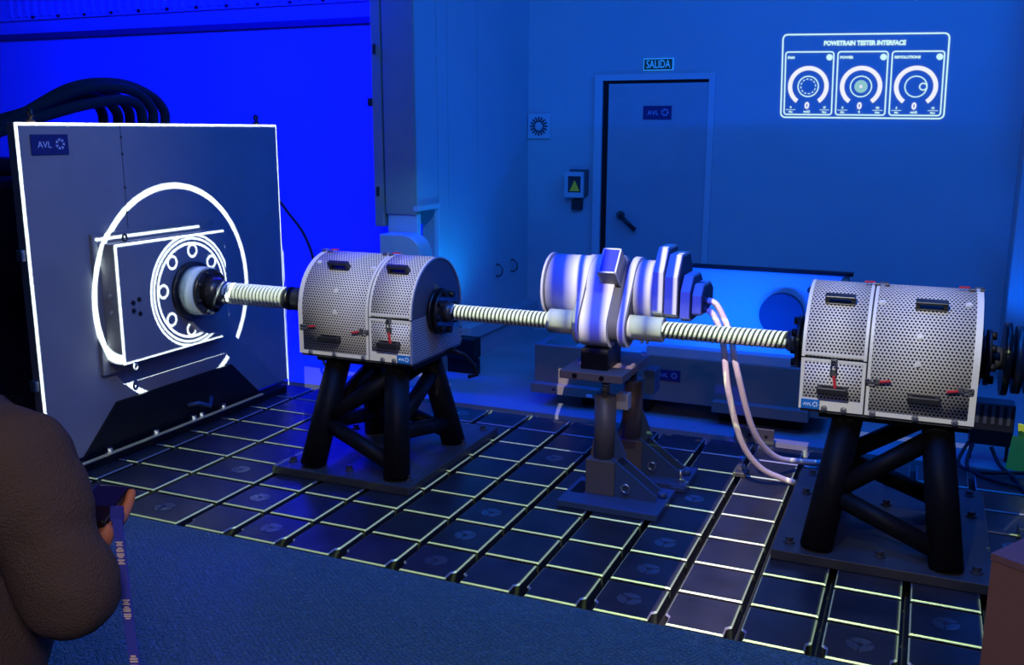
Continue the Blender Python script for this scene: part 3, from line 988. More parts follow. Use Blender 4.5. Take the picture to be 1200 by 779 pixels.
def make_guard(cx, mir, label):
    zb = 0.560
    p = thing('shaft_guard', (cx, YA, zb), label, 'machine guard', 'perforated guards on the test bench')
    X_ = lambda l: cx + mir * l
    HL = 0.297
    seam = 0.078 if mir > 0 else 0.068
    uvf = lambda co: (co.x, arc_v(co))

    def shell(name, l0, l1, profile_out, profile_in):
        b = MB()
        b.prism(profile_out + profile_in[::-1], X_(l0), X_(l1), 'X', smooth=True)
        o = b.build(name, PERF, p, uvf=uvf)
        me = o.data
        for pg in me.polygons:
            if len(pg.vertices) > 4:
                pg.use_smooth = False
        return o
    g = 0.004
    full = lambda r: [(YA - r, zb)] + guard_arc(0, PI, r, 32) + [(YA + r, zb)]
    top_ = lambda r: guard_arc(0, PI, r, 32)
    lowf = lambda r: [(YA - r, zb + 0.0), (YA - r, ZA - 0.006)]
    lowb = lambda r: [(YA + r, ZA - 0.006), (YA + r, zb)]
    big = shell('large_cover', -HL, seam - g, full(GR), full(GR - 0.004))
    small = shell('upper_cover', seam + g, HL, [(YA - GR, ZA + 0.008)] + top_(GR), [(YA - GR + 0.004, ZA + 0.008)] + top_(GR - 0.004))
    low = shell('lower_cover', seam + g, HL, lowf(GR), lowf(GR - 0.004))
    shell('rear_cover', seam + g, HL, lowb(GR), lowb(GR - 0.004))
    # dark drum inside
    MB().cyl((cx - HL + 0.02, YA, ZA), (cx + HL - 0.02, YA, ZA), 0.17, None, 24).build('rotor', BLACKP, p)
    # plain rims of the sheets
    rim = lambda l0, l1, pr, par: MB().prism(pr(GR + 0.0018) + pr(GR - 0.006)[::-1], X_(l0), X_(l1), 'X', smooth=False).build('rim', PLAIN, par)
    rim(-HL - 0.002, -HL + 0.020, full, big)
    rim(seam - g - 0.010, seam - g + 0.001, full, big)
    rim(seam + g - 0.001, seam + g + 0.010, top_, small)
    rim(HL - 0.010, HL + 0.002, top_, small)
    rim(HL - 0.010, HL + 0.002, lowf, low)
    rim(seam + g - 0.001, seam + g + 0.010, lowf, low)
    yf = YA - GR
    MB().box(min(X_(seam + g), X_(HL)), max(X_(seam + g), X_(HL)), yf - 0.0016, yf, ZA + 0.008, ZA + 0.018).build('hem', PLAIN, small)
    MB().box(min(X_(seam + g), X_(HL)), max(X_(seam + g), X_(HL)), yf - 0.0016, yf, ZA - 0.016, ZA - 0.006).build('hem', PLAIN, low)
    MB().box(min(X_(seam + g), X_(HL)), max(X_(seam + g), X_(HL)), yf - 0.0020, yf, zb, zb + 0.042).build('hem', PLAIN, low)
    MB().box(min(X_(-HL), X_(seam - g)), max(X_(-HL), X_(seam - g)), yf - 0.0020, yf, zb, zb + 0.016).build('hem', PLAIN, big)
    # black gasket showing in the seam
    MB().prism(full(GR - 0.003) + full(GR - 0.02)[::-1], X_(seam - g - 0.001), X_(seam + g + 0.001), 'X').build('gasket', RUBBER, p)
    MB().box(min(X_(seam + g), X_(HL)), max(X_(seam + g), X_(HL)), yf + 0.003, yf + 0.012, ZA - 0.01, ZA + 0.012).build('gasket', RUBBER, p)
    # end plates (perforated below the split line)
    for l, nm in ((-HL + 0.004, 'end_plate'), (HL - 0.007, 'end_plate')):
        top_poly = guard_arc(0, PI, GR - 0.005, 32)
        e = MB().prism(top_poly, X_(l), X_(l) + 0.004, 'X').build(nm, ENDP, p)
        b = MB().prism([(YA - GR + 0.005, zb), (YA - GR + 0.005, ZA - 0.003), (YA + GR - 0.005, ZA - 0.003), (YA + GR - 0.005, zb)], X_(l), X_(l) + 0.004, 'X')
        b.build('lower_plate', PERF, e, uvf=lambda co: (co.y, co.z))
    MB().box(cx - HL + 0.004, cx + HL - 0.004, YA - GR + 0.006, YA + GR - 0.006, zb - 0.012, zb).build('base_tray', DARKST, p)
    # grip handles, upper on the curve, lower on the flat
    for l0, par in (((-HL + seam) / 2 - 0.015, big), ((seam + HL) / 2, None)):
        xx = X_(l0)
        for ang, low_ in ((math.radians(52), False), (None, True)):
            if low_:
                M_ = frame((xx, yf, zb + 0.082), (1, 0, 0), (0, 0, 1))
                par2 = par or low
            else:
                n_ = Vector((0, -math.cos(ang), math.sin(ang)))
                M_ = frame(Vector((xx, YA, ZA)) + GR * n_, (1, 0, 0), (0, math.sin(ang), math.cos(ang)))
                par2 = par or small
            wd_ = 0.054
            b = MB().box(-wd_, wd_, -0.016, 0.016, 0.0, 0.005, bev=0.002)
            b.box(-wd_, -wd_ + 0.016, -0.012, 0.012, 0.005, 0.026, bev=0.003).box(wd_ - 0.016, wd_, -0.012, 0.012, 0.005, 0.026, bev=0.003)
            b.box(-wd_, wd_, -0.012, 0.012, 0.024, 0.036, bev=0.004)
            b.build('grip', BLACKS, par2, M_)
    # toggle latches

    def latch(pos, ax, up, par, red=True, sc=1.0):
        M_ = frame(pos, ax, up) @ Matrix.Diagonal((sc, sc, sc, 1))
        b = MB().box(-0.016, 0.004, -0.010, 0.010, 0.0, 0.006, bev=0.001).box(0.020, 0.036, -0.009, 0.009, 0.0, 0.007, bev=0.001)
        b.tube([(0.0, -0.007, 0.010), (0.03, -0.007, 0.011), (0.032, 0, 0.012), (0.03, 0.007, 0.011), (0.0, 0.007, 0.010)], 0.0018, 6)
        o = b.build('latch', DARKST, par, M_)
        if red:
            q = MB().box(-0.052, -0.014, -0.004, 0.004, 0.008, 0.014, bev=0.001).build('red_lever', RED, o, local=True)
            q.matrix_basis = Matrix.Rotation(0.16, 4, 'Z')
    s_ = mir
    latch((X_((seam + HL) / 2 + 0.0), yf - 0.002, ZA - 0.045), (0, 0, 1), (-1, 0, 0), low, sc=1.25)
    latch((X_(seam - 0.032), yf - 0.002, zb + 0.130), (s_, 0, 0), (0, 0, s_), big)
    latch((X_(-HL + 0.045), yf - 0.002, zb + 0.128), (-s_, 0, 0), (0, 0, -s_), big)
    for l_ in (-HL + 0.03, seam - 0.01):
        latch((X_(l_), YA - 0.03, ZA + GR + 0.001), (-s_, 0, 0), (0, -s_, 0), big)
    # sheet fixings
    for l_, ang in ((-HL + 0.045, 1.02), (-0.10, 0.42), (-0.10, 0.02), (seam - 0.03, 0.95)):
        n_ = Vector((0, -math.cos(ang), math.sin(ang)))
        bolt_head(MB(), Vector((X_(l_), YA, ZA)) + GR * n_, n_, 0.008, 0.006).build('button_screw', PLAIN, big)
    for l_ in (-HL + 0.06, -HL + 0.19, seam - 0.03):
        bolt_head(MB(), (X_(l_), yf - 0.002, zb + 0.008), (0, -1, 0), 0.008, 0.010).build('hem_screw', STEEL, big)
    for l_ in (seam + 0.07, HL - 0.09):
        bolt_head(MB(), (X_(l_), yf - 0.002, zb + 0.008), (0, -1, 0), 0.008, 0.010).build('hem_screw', STEEL, low)
    bm_ = FY(X_(HL - 0.040), yf - 0.005, zb + 0.020)
    badge('sticker', p, bm_, 0.066, 0.036, STICK, STICKW)
    # bearing flanges at both ends
    for l, sg in ((HL, 1), (-HL, -1)):
        x0 = X_(l)
        d = sg * mir
        fl2 = MB().cyl((x0, YA, ZA), (x0 + d * 0.018, YA, ZA), 0.108, None, 36).cyl((x0 + d * 0.018, YA, ZA), (x0 + d * 0.030, YA, ZA), 0.080, None, 36)
        fl2.cyl((x0 + d * 0.030, YA, ZA), (x0 + d * 0.046, YA, ZA), 0.104, None, 36)
        o = fl2.build('bearing_flange', BLACKS, p)
        for q in range(8):
            a = q * PI / 4 + 0.2
            MB().cyl((x0 + d * 0.040, YA + 0.088 * math.cos(a), ZA + 0.088 * math.sin(a)), (x0 + d * 0.062, YA + 0.088 * math.cos(a), ZA + 0.088 * math.sin(a)), 0.015, None, 10).build('bolt', BLACKP, o)
        MB().cyl((x0 + d * 0.046, YA, ZA), (x0 + d * 0.085, YA, ZA), 0.050, 0.040, 24).build('shaft_stub', DARKST, o)
    return p


make_guard(-0.6185, 1, 'perforated steel shaft guard between the grey panel and the striped gearbox')
make_guard(1.6345, -1, 'perforated steel shaft guard at the right end, beside the pale hoses')


# ------------------------------------------------------------------ black tubular stands with bolted plates
def make_stand(cx, px0, px1, label):
    p = thing('guard_stand', (cx, 1.0, 0), label, 'stand', 'black stands under the guards')
    zt = 0.04
    MB().box(px0, px1, 0.635, 1.60, 0.001, zt, bev=0.003).build('base_plate', mat('plate_steel', (0.09, 0.095, 0.10), 0.42, 0.3, var=0.2), p)
    feet = {}
    for ix in (-1, 1):
        for iy in (-1, 1):
            feet[ix, iy] = (Vector((cx + ix * 0.225, 1.0 + iy * 0.285, zt)), Vector((cx + ix * 0.155, 1.01 + iy * 0.15, 0.526)))
    for q, (a, b_) in feet.items():
        MB().cyl(a, b_, 0.060, 0.056, 20).build('leg', BLACKP, p)
    lerp = lambda q, t_: feet[q][0].lerp(feet[q][1], t_)
    br = []
    for iy in (-1, 1):
        br += [(lerp((-1, iy), 0.42), lerp((1, iy), 0.93)), (lerp((-1, iy), 0.42), lerp((1, iy), 0.10))]
    for ix in (-1, 1):
        br += [(lerp((ix, -1), 0.45), lerp((ix, 1), 0.80)), (lerp((ix, -1), 0.40), lerp((ix, 1), 0.22))]
    for a, b_ in br:
        MB().cyl(a, b_, 0.036, None, 16).build('brace', BLACKP, p)
    MB().box(cx - 0.26, cx + 0.26, 0.83, 1.22, 0.518, 0.545, bev=0.004).build('head_plate', BLACKP, p)
    for x in (px0 + 0.055, (px0 + px1) / 2, px1 - 0.055):
        for y in (0.73, 1.28, 1.53):
            bolt_head(MB(), (x, y, zt), (0, 0, 1), 0.015, 0.022).build('plate_bolt', DARKST, p)
    return p


make_stand(-0.60, -1.0, -0.27, 'black tubular stand on a bolted plate under the left perforated guard')
s2_ = make_stand(1.665, 1.285, 2.045, 'black tubular stand on a bolted plate under the right perforated guard')
# hose clip hanging under the first guard
s = thing('cable_hook', (-0.27, 1.15, 0.5), 'black cable hook hanging under the rear of the left guard', 'hook')
MB().tube([(-0.32, 1.16, 0.552), (-0.27, 1.20, 0.52), (-0.235, 1.24, 0.46), (-0.23, 1.26, 0.41), (-0.27, 1.24, 0.40)], 0.010, 8).build('hook', BLACKS, s)
MB().box(-0.345, -0.295, 1.14, 1.18, 0.535, 0.547).build('pad', BLACKS, s)


# ------------------------------------------------------------------ shafts, their projected spiral stripes built as raised bands on dark cores
def spiral_shaft(x0, x1, r, label, lead, w_, ends=0.0, starts=1):
    p = thing('drive_shaft', ((x0 + x1) / 2, YA, ZA), label, 'shaft', 'spiral banded shafts')
    MB().cyl((x0, YA, ZA), (x1, YA, ZA), r * 0.93, None, 28).build('core', SHAFTD, p)
    b = MB()
    n = 18
    turns_ = (x1 - x0 - 2 * ends) / lead
    N = int(turns_ * n)
    prev = None
    for st in range(starts):
      prev = None
      for i in range(N + 1):
        a = 2 * PI * (i / n + st / starts)
        xc = x0 + ends + lead * i / n
        vv = []
        for dx, rr_ in ((-w_ / 2, r * 0.92), (-w_ / 2 * 0.85, r * 1.02), (w_ / 2 * 0.85, r * 1.02), (w_ / 2, r * 0.92)):
            vv.append(b.bm.verts.new((xc + dx, YA - rr_ * math.cos(a), ZA + rr_ * math.sin(a))))
        if prev:
            for q in range(3):
                f = b.bm.faces.new((prev[q], prev[q + 1], vv[q + 1], vv[q]))
                f.smooth = False
            b.bm.faces.new((prev[0], vv[0], vv[3], prev[3]))
        prev = vv
    b.build('projected_stripe', SHAFT, p)
    return p


spiral_shaft(XB + 0.24, -1.155, 0.054, 'thick spiral banded shaft from the panel hub to the left guard', 0.0215, 0.0128)
MB_ = MB().cyl((-1.155, YA, ZA), (-1.13, YA, ZA), 0.058, None, 24).cyl((-1.13, YA, ZA), (-1.105, YA, ZA), 0.050, None, 24).cyl((-1.105, YA, ZA), (-1.0, YA, ZA), 0.058, None, 24)
s = MB_.build('shaft_collar', BLACKS)
tag(s, 'black ribbed collar where the thick shaft enters the left guard', 'collar')
spiral_shaft(-0.236, 0.236, 0.036, 'thin spiral banded shaft between the left guard and the gearbox', 0.0192, 0.0108)
spiral_shaft(0.746, 1.252, 0.036, 'thin spiral banded shaft between the gearbox and the right guard', 0.0600, 0.0118, 0.0, 3)

# ------------------------------------------------------------------ striped gearbox mock-up
GY, GZ, GRR = 1.20, 0.888, 0.145
g = thing('gearbox', (0.5, YA, 0.655), 'white gearbox mock-up striped with blue projected light on a grey stand', 'gearbox')


def hull_profile(y0, z0, r0, y1, z1, r1, n=20):
    """convex outline round two circles in the yz plane"""
    pts_ = []
    for (y, z, r) in ((y0, z0, r0), (y1, z1, r1)):
        for i in range(48):
            a = 2 * PI * i / 48
            pts_.append((y + r * math.cos(a), z + r * math.sin(a)))
    pts_ = sorted(set((round(a, 6), round(b_, 6)) for a, b_ in pts_))

    def half(ps):
        h = []
        for q in ps:
            while len(h) > 1 and (h[-1][0] - h[-2][0]) * (q[1] - h[-2][1]) - (h[-1][1] - h[-2][1]) * (q[0] - h[-2][0]) <= 0:
                h.pop()
            h.append(q)
        return h
    lo, up = half(pts_), half(pts_[::-1])
    return lo[:-1] + up[:-1]


circ = lambda y, z, r, n=40: [(y + r * math.cos(2 * PI * i / n), z + r * math.sin(2 * PI * i / n)) for i in range(n)]
MB().prism(circ(GY, GZ, GRR), 0.20, 0.43, 'X', smooth=True).build('motor_barrel', WHITEF, g)
rm = MB().prism(circ(GY, GZ, GRR + 0.006), 0.180, 0.190, 'X', smooth=True).build('end_rim', WHITEF, g)
MB().prism(circ(GY, GZ, GRR - 0.004), 0.190, 0.20, 'X').build('rim_gap', DARKF, rm)
MB().prism(circ(GY, GZ, 0.06, 24), 0.155, 0.18, 'X', smooth=True).build('end_cap', WHITEF, g)
MB().prism(hull_profile(YA, ZA, 0.088, GY, GZ, GRR + 0.005), 0.368, 0.392, 'X').build('left_flange', WHITEF, g)
MB().prism(hull_profile(YA, ZA, 0.094, GY, GZ, GRR + 0.008), 0.402, 0.522, 'X').build('casing', WHITEF, g)
MB().prism(hull_profile(YA, ZA, 0.070, GY, GZ, GRR - 0.015), 0.360, 0.600, 'X').build('inner_core', DARKF, g)
MB().prism(hull_profile(YA, ZA, 0.088, GY, GZ, GRR + 0.006), 0.568, 0.598, 'X').build('right_flange', WHITEF, g)
MB().prism(circ(GY, GZ, GRR - 0.006), 0.60, 0.690, 'X', smooth=True).build('second_barrel', WHITEF, g)


def octo(y, z, h, fr, sl):
    """plate outline: straight front, slanting shoulders"""
    return [(fr, z - h * 0.80), (fr, z + h * 0.36), (fr + sl, z + h), (y + 0.16, z + h), (y + 0.21, z + h * 0.5), (y + 0.21, z - h * 0.5),
            (y + 0.14, z - h), (fr + sl * 0.6, z - h)]


for nm, x0, x1, z, h, fr, sl in (('stepped_plate', 0.695, 0.738, 0.950, 0.148, 1.020, 0.085), ('stepped_plate', 0.744, 0.796, 0.936, 0.134, 1.030, 0.075),
                                 ('stepped_plate', 0.808, 0.846, 0.890, 0.095, 1.045, 0.060), ('stepped_plate', 0.854, 0.890, 0.885, 0.064, 1.065, 0.04)):
    o = MB().prism(octo(1.08, z, h, fr, sl), x0, x1, 'X').build(nm, WHITEF, g)
    MB().prism(octo(1.08, z, h - 0.010, fr + 0.010, sl), x1, x1 + 0.004, 'X').build('plate_side', DARKF, o)
MB().cyl((0.69, 1.17, 0.92), (0.88, 1.17, 0.90), 0.05, None, 20).build('output_neck', DARKF, g)
# terminal block standing off the casing
n_ = Vector((0, -0.76, 0.65)).normalized()
M_ = frame(Vector((0.505, GY, GZ)) + 0.232 * n_, (1, 0, 0), Vector((0, 0.65, 0.76)))
o = MB().box(-0.040, 0.040, -0.062, 0.062, -0.10, 0.0).build('terminal_block', GREYP, g, M_)
MB().box(-0.034, 0.034, -0.056, 0.056, 0.0, 0.002).build('cover', mat('cover_blue', (0.02, 0.03, 0.65), 0.5), o, local=True)
b = MB()
for a in (-1, 1):
    b.box(a * 0.037 - 0.0035, a * 0.037 + 0.0035, -0.0625, 0.0625, -0.001, 0.004).box(-0.040, 0.040, a * 0.059 - 0.0035, a * 0.059 + 0.0035, -0.001, 0.004)
    b.box(a * 0.0385 - 0.003, a * 0.0385 + 0.003, -0.064, -0.060, -0.10, 0.0)
b.build('cover_frame', WHITEF, o, local=True)
for x0, x1 in ((0.237, 0.376), (0.60, 0.746)):
    s = MB().cyl((x0, YA, ZA), (x1, YA, ZA), 0.053, None, 36).build('shaft_sleeve', SLEEVE, g)
    if x0 > 0.5:
        for q in (-0.012, 0.012):
            MB().cyl((0.672 + q, YA - 0.02, ZA - 0.049), (0.672 + q, YA - 0.024, ZA - 0.060), 0.006, None, 8).build('grub_screw', STEEL, s)
# hose connector plate
b = MB().cyl((0.893, 1.115, 0.884), (0.908, 1.115, 0.884), 0.014, None, 12).cyl((0.893, 1.115, 0.845), (0.908, 1.115, 0.845), 0.014, None, 12)
b.build('hose_socket', DARKF, g)

# stand of the gearbox
p = thing('gearbox_stand', (0.55, 1.05, 0), 'grey two-post jack stand with triangular gussets under the striped gearbox', 'stand')
MB().box(0.405, 0.525, 0.96, 1.16, 0.575, 0.664, bev=0.003).build('saddle_block', BLACKP, p)
MB().box(0.330, 0.610, 0.90, 1.34, 0.540, 0.575, bev=0.003).build('head_plate', mat('head_plate_steel', (0.30, 0.22, 0.20), 0.45, 0.3), p)
for x in (0.40, 0.52):
    MB().cyl((x, 0.90, 0.557), (x, 0.895, 0.557), 0.011, None, 10).build('tapped_hole', BLACKP, p)
for i, (yc, xc) in enumerate(((0.98, 0.515), (1.30, 0.545))):
    b = MB().cyl((xc, yc, 0.46), (xc, yc, 0.54), 0.016, None, 14)
    sc_ = b.build('jack_screw', STEEL, p)
    for q in range(6):
        MB().torus((xc, yc, 0.468 + q * 0.012), (0, 0, 1), 0.0165, 0.003, 14, 5).build('thread', DARKST, sc_)
    MB().cyl((xc, yc, 0.18), (xc, yc, 0.462), 0.047, None, 24).build('post', SUPP, p)
    MB().box(xc - 0.065, xc + 0.065, yc - 0.060, yc + 0.060, 0.03, 0.185, bev=0.003).build('pedestal', SUPP, p)
    for sx in (-1, 1):
        pass
    for dy in (-0.050, 0.035):
        b = MB().prism([(xc + 0.05, 0.03), (xc + 0.25, 0.03), (xc + 0.25, 0.055), (xc + 0.05, 0.20)], yc + dy, yc + dy + 0.012, 'Y')
        b.build('gusset', SUPB, p)
    MB().prism([(xc + 0.045, 0.175), (xc + 0.10, 0.20), (xc + 0.045, 0.33)], yc - 0.006, yc + 0.006, 'Y').build('rib', SUPB, p)
    MB().prism([(xc - 0.045, 0.185), (xc - 0.062, 0.185), (xc - 0.045, 0.29)], yc - 0.006, yc + 0.006, 'Y').build('rib', SUPP, p)
    b = MB().box(xc - 0.15, xc + 0.29, yc - 0.185 if i == 0 else yc - 0.13, yc + 0.13, 0.001, 0.03, bev=0.003)
    b.build('base_plate', SUPB, p)
    MB().torus((xc + 0.115, yc - 0.058, 0.075), (0, 1, 0), 0.018, 0.006, 14, 6).build('lifting_eye', STEEL, p)
    MB().cyl((xc + 0.26, yc + 0.02, 0.03), (xc + 0.26, yc + 0.02, 0.055), 0.020, None, 14).build('clamp_nut', SUPB, p)
    MB().box(xc - 0.13, xc - 0.07, yc - 0.07, yc + 0.07, 0.029, 0.031).build('slot', BLACKP, p)
MB().box(0.555, 0.610, 1.00, 1.05, 0.40, 0.47, bev=0.003).build('clamp_bracket', PLAIN, p)
MB().box(0.615, 0.665, 1.22, 1.32, 0.42, 0.53, bev=0.003).build('clamp_bracket', SUPB, p)
MB().tube([(0.56, 1.12, 0.30), (0.57, 1.11, 0.36), (0.55, 1.12, 0.41), (0.57, 1.14, 0.45)], 0.012, 8).build('chain', COPPER, p)
# small clamps with bright studs beside it
for i, (x, y) in enumerate(((0.80, 1.22), (1.02, 1.52))):
    s = thing('bed_clamp', (x, y, 0), ['bright stud clamp in the bed slot right of the gearbox stand', 'dark stud clamp in the bed slot under the pale hoses'][i], 'clamp', 'clamps in the bed slots')
    MB().box(x - 0.03, x + 0.03, y - 0.06, y + 0.04, 0.001, 0.024, bev=0.004).build('shoe', SUPB if i == 0 else DARKST, s)
    MB().cyl((x, y, 0.02), (x, y, 0.085), 0.010, None, 10).build('stud', STEEL, s)
    MB().cyl((x, y, 0.024), (x, y, 0.042), 0.020, None, 6, smooth=False).build('nut', STEEL, s)
s = thing('slot_bracket', (0.98, 2.0, 0), 'small dark perforated bracket at the back edge of the tile bed', 'bracket')
MB().box(0.90, 1.10, 1.985, 1.995, 0.001, 0.085, bev=0.002).build('plate', DARKST, s)
for q in range(4):
    MB().cyl((0.935 + q * 0.042, 1.985, 0.045), (0.935 + q * 0.042, 1.982, 0.045), 0.009, None, 10).build('hole', BLACKP, s)
MB().box(0.90, 1.10, 1.995, 2.03, 0.001, 0.008).build('foot', DARKST, s)

# pale hoses from the gearbox to the floor


HOSES = [('pale hose from the upper gearbox socket, curving behind the right stand', [(0.909, 1.115, 0.884), (0.950, 1.11, 0.864), (1.005, 1.12, 0.75), (1.045, 1.13, 0.58), (1.10, 1.27, 0.30), (1.175, 1.45, 0.13), (1.28, 1.66, 0.05), (1.42, 1.80, 0.016)]),
         ('pale hose from the lower gearbox socket, ending on the bed tiles', [(0.909, 1.115, 0.845), (0.943, 1.112, 0.812), (0.980, 1.115, 0.71), (1.01, 1.13, 0.50), (1.06, 1.23, 0.25), (1.13, 1.33, 0.11), (1.215, 1.42, 0.04), (1.268, 1.455, 0.016)])]
for lab, pts in HOSES:
    s = MB().tube(smooth_path(pts), 0.0135, 12).build('coolant_hose', HOSE)
    tag(s, lab, 'hose', 'pale gearbox hoses')

# ------------------------------------------------------------------ long trough bench behind
p = thing('trough_bench', (0.6, 2.6, 0), 'long low grey trough bench with a blue-lit back board behind the gearbox', 'bench')
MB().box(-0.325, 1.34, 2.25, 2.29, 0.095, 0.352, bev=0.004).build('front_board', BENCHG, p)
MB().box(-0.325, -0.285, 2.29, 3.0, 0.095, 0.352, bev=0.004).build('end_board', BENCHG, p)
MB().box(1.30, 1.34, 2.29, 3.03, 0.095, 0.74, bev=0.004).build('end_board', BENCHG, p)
MB().box(-0.285, 1.30, 2.29, 3.0, 0.20, 0.22).build('trough_floor', BENCHW, p)
MB().box(-0.325, 1.34, 3.0, 3.03, 0.095, 0.757, bev=0.003).build('back_board', BENCHW, p)
MB().box(0.05, 1.36, 2.985, 3.045, 0.752, 0.772).build('cap_rail', BLACKP, p)
MB().box(0.345, 1.13, 2.255, 2.33, 0.352, 0.405, bev=0.003).build('front_sill', BENCHW, p)
MB().prism([(2.33, 0.352), (2.52, 0.22), (2.50, 0.22), (2.31, 0.352)], 0.30, 1.29, 'X').build('slope_plate', BENCHW, p)
MB().cyl((0.976, 2.995, 0.505), (0.976, 2.93, 0.505), 0.128, None, 40).build('wheel', mat('wheel_dark', (0.02, 0.03, 0.07), 0.6), p)
MB().cyl((1.13, 2.998, 0.66), (1.13, 2.97, 0.66), 0.018, None, 12).build('knob', BLACKS, p)
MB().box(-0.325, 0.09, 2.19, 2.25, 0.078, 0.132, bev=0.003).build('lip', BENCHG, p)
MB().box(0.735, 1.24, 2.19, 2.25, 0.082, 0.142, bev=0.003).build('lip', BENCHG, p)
MB().box(0.02, 0.055, 2.186, 2.192, 0.086, 0.102).build('bright_tab', mat('tab_white', (0.9, 0.9, 0.95), 0.4), p)
MB().cyl((-0.18, 2.19, 0.108), (-0.18, 2.185, 0.108), 0.008, None, 8).build('screw', BLACKS, p)
for x0, x1 in ((-0.05, 0.35), (0.75, 1.2)):
    MB().box(x0, x1, 2.32, 2.9, 0.0, 0.095).build('pedestal', BLACKP, p)
badge('nameplate', p, FY(0.47, 2.247, 0.247), 0.15, 0.062, SIGNB, SIGNW)
# LED bar lying in the trough: it lights the back board and throws the board's edge onto the wall
s = thing('led_bar', (0.75, 2.40, 0.24), 'blue LED bar lying in the trough behind its front sill', 'lamp')
MB().box(0.36, 1.12, 2.385, 2.425, 0.330, 0.352).build('rail', BLACKP, s)
MB().box(0.37, 1.11, 2.39, 2.42, 0.352, 0.358).build('strip', LEDM, s)
for x in (0.40, 1.08):
    MB().box(x - 0.01, x + 0.01, 2.39, 2.42, 0.318, 0.330).build('foot', BLACKP, s)
la = area('led_bar_light', (0.74, 2.405, 0.372), (0.74, 3.0, 0.62), 0.74, 0.025, 17.0, (0.0, 0.075, 1.0))
la.parent = s
la.matrix_parent_inverse = Matrix.Translation(-Vector(s.location))

# ------------------------------------------------------------------ right edge: couplings, motor, junction box, yellow folder
p = thing('end_coupling', (2.02, YA, ZA), 'dark ribbed disc coupling leaving the right end of the right guard', 'coupling')
x = 2.018
for i, (w_, r_, m_) in enumerate(((0.022, 0.135, BLACKS), (0.016, 0.07, DARKST), (0.026, 0.125, DARKST), (0.014, 0.075, STEEL), (0.022, 0.12, BLACKS), (0.030, 0.06, DARKST))):
    MB().cyl((x, YA, ZA), (x + w_, YA, ZA), r_, None, 32).build('disc', m_, p)
    x += w_
p = thing('end_motor', (2.36, YA, 0), 'dark motor block at the right frame edge behind the couplings', 'motor')
MB().box(2.15, 2.75, YA - 0.14, YA + 0.2, ZA - 0.13, ZA + 0.13, bev=0.03).build('body', SUPP, p)
MB().box(2.20, 2.70, YA - 0.18, YA + 0.24, 0.04, ZA - 0.13).build('pedestal', BLACKP, p)
MB().box(2.16, 2.74, YA - 0.2, YA + 0.26, 0.001, 0.04).build('foot_plate', DARKST, p)
p = thing('junction_box', (2.10, 2.2, 0), 'black ribbed junction box on thin legs at the right frame edge', 'junction box')
MB().box(2.00, 2.19, 2.14, 2.26, 0.09, 0.30, bev=0.008).build('body', BLACKS, p)
for q in range(5):
    MB().box(2.02 + q * 0.034, 2.035 + q * 0.034, 2.135, 2.14, 0.20, 0.29).build('rib', DARKST, p)
for x in (2.015, 2.175):
    MB().cyl((x, 2.2, 0.0), (x, 2.2, 0.09), 0.008, None, 8).build('leg', BLACKS, p)
for i, pts in enumerate((((2.0, 2.13, 0.10), (1.96, 2.02, 0.02), (2.05, 1.96, 0.012), (2.18, 2.0, 0.012), (2.3, 2.05, 0.012)),
                         ((2.02, 2.13, 0.09), (2.0, 1.98, 0.02), (2.12, 1.86, 0.012), (2.25, 1.82, 0.012), (2.4, 1.9, 0.012)),
                         ((2.10, 2.13, 0.09), (2.14, 2.08, 0.02), (2.20, 1.92, 0.012), (2.24, 1.74, 0.012), (2.38, 1.66, 0.012)))):
    s = MB().tube(smooth_path(pts, 6), 0.009, 8).build('floor_cable', RUBBER)
    tag(s, ['black cable looping on the floor from the junction box, rearmost', 'black cable looping on the floor from the junction box, middle one',
            'black cable looping on the floor from the junction box, nearest the tiles'][i], 'cable', 'cables of the junction box')
s = thing('yellow_folder', (2.25, 2.05, 0), 'bright yellow-green folded sign standing at the right frame edge', 'sign')
M_ = frame((2.25, 2.06, 0), (0.85, -0.5, 0), (0.0, 0.25, 1.0))
MB().box(-0.09, 0.2, 0.0, 0.16, 0, 0.008, M=M_).build('front_leaf', HIVIS, s)
M2_ = frame((2.25, 2.06, 0.0), (0.85, -0.5, 0), (0.0, -0.25, 1.0)) @ Matrix.Translation((0, 0, -0.05))
MB().box(-0.07, 0.2, 0.02, 0.21, -0.03, -0.022, M=M2_).build('rear_leaf', HIVIS, s)
for (x, y) in ((2.07, 1.84), (2.13, 1.86)):
    pass

# brown box at the lower right, turned forty degrees
fwd = lambda a: Vector((math.sin(a) * math.cos(TH) - math.cos(a) * math.sin(TH), math.sin(a) * math.sin(TH) + math.cos(a) * math.cos(TH), 0))
d1, d2 = -fwd(math.radians(-35)), fwd(math.radians(51))
corner = Vector((1.906, -0.685, 0))
M_ = frame(corner, d1, d2)
p = thing('lectern_box', corner, 'plain reddish-brown lectern box at the lower right frame corner', 'lectern')
MB().box(0, 0.55, 0, 0.5, 0.001, 0.685).build('body', CARDB, p, M_)
MB().box(-0.002, 0.552, -0.002, 0.502, 0.685, 0.70).build('top', CARDT, p, M_)

# ------------------------------------------------------------------ projected control display on the back wall
ui = thing('control_display', (1.245, YW, 1.94), 'white line-drawn control display with three dials on the back wall', 'display')
TLc, TRc, BRc, BLc = Vector((0.708, 2.229)), Vector((1.766, 2.203)), Vector((1.777, 1.654)), Vector((0.724, 1.666))
UW, UH = 1.055, 0.558


def uim(u, v):
    """display coordinates in metres (u right, v up) onto the slightly keystoned wall rectangle"""
    a, b_ = u / UW, v / UH
    q = (BLc * (1 - a) + BRc * a) * (1 - b_) + (TLc * (1 - a) + TRc * a) * b_
    return q


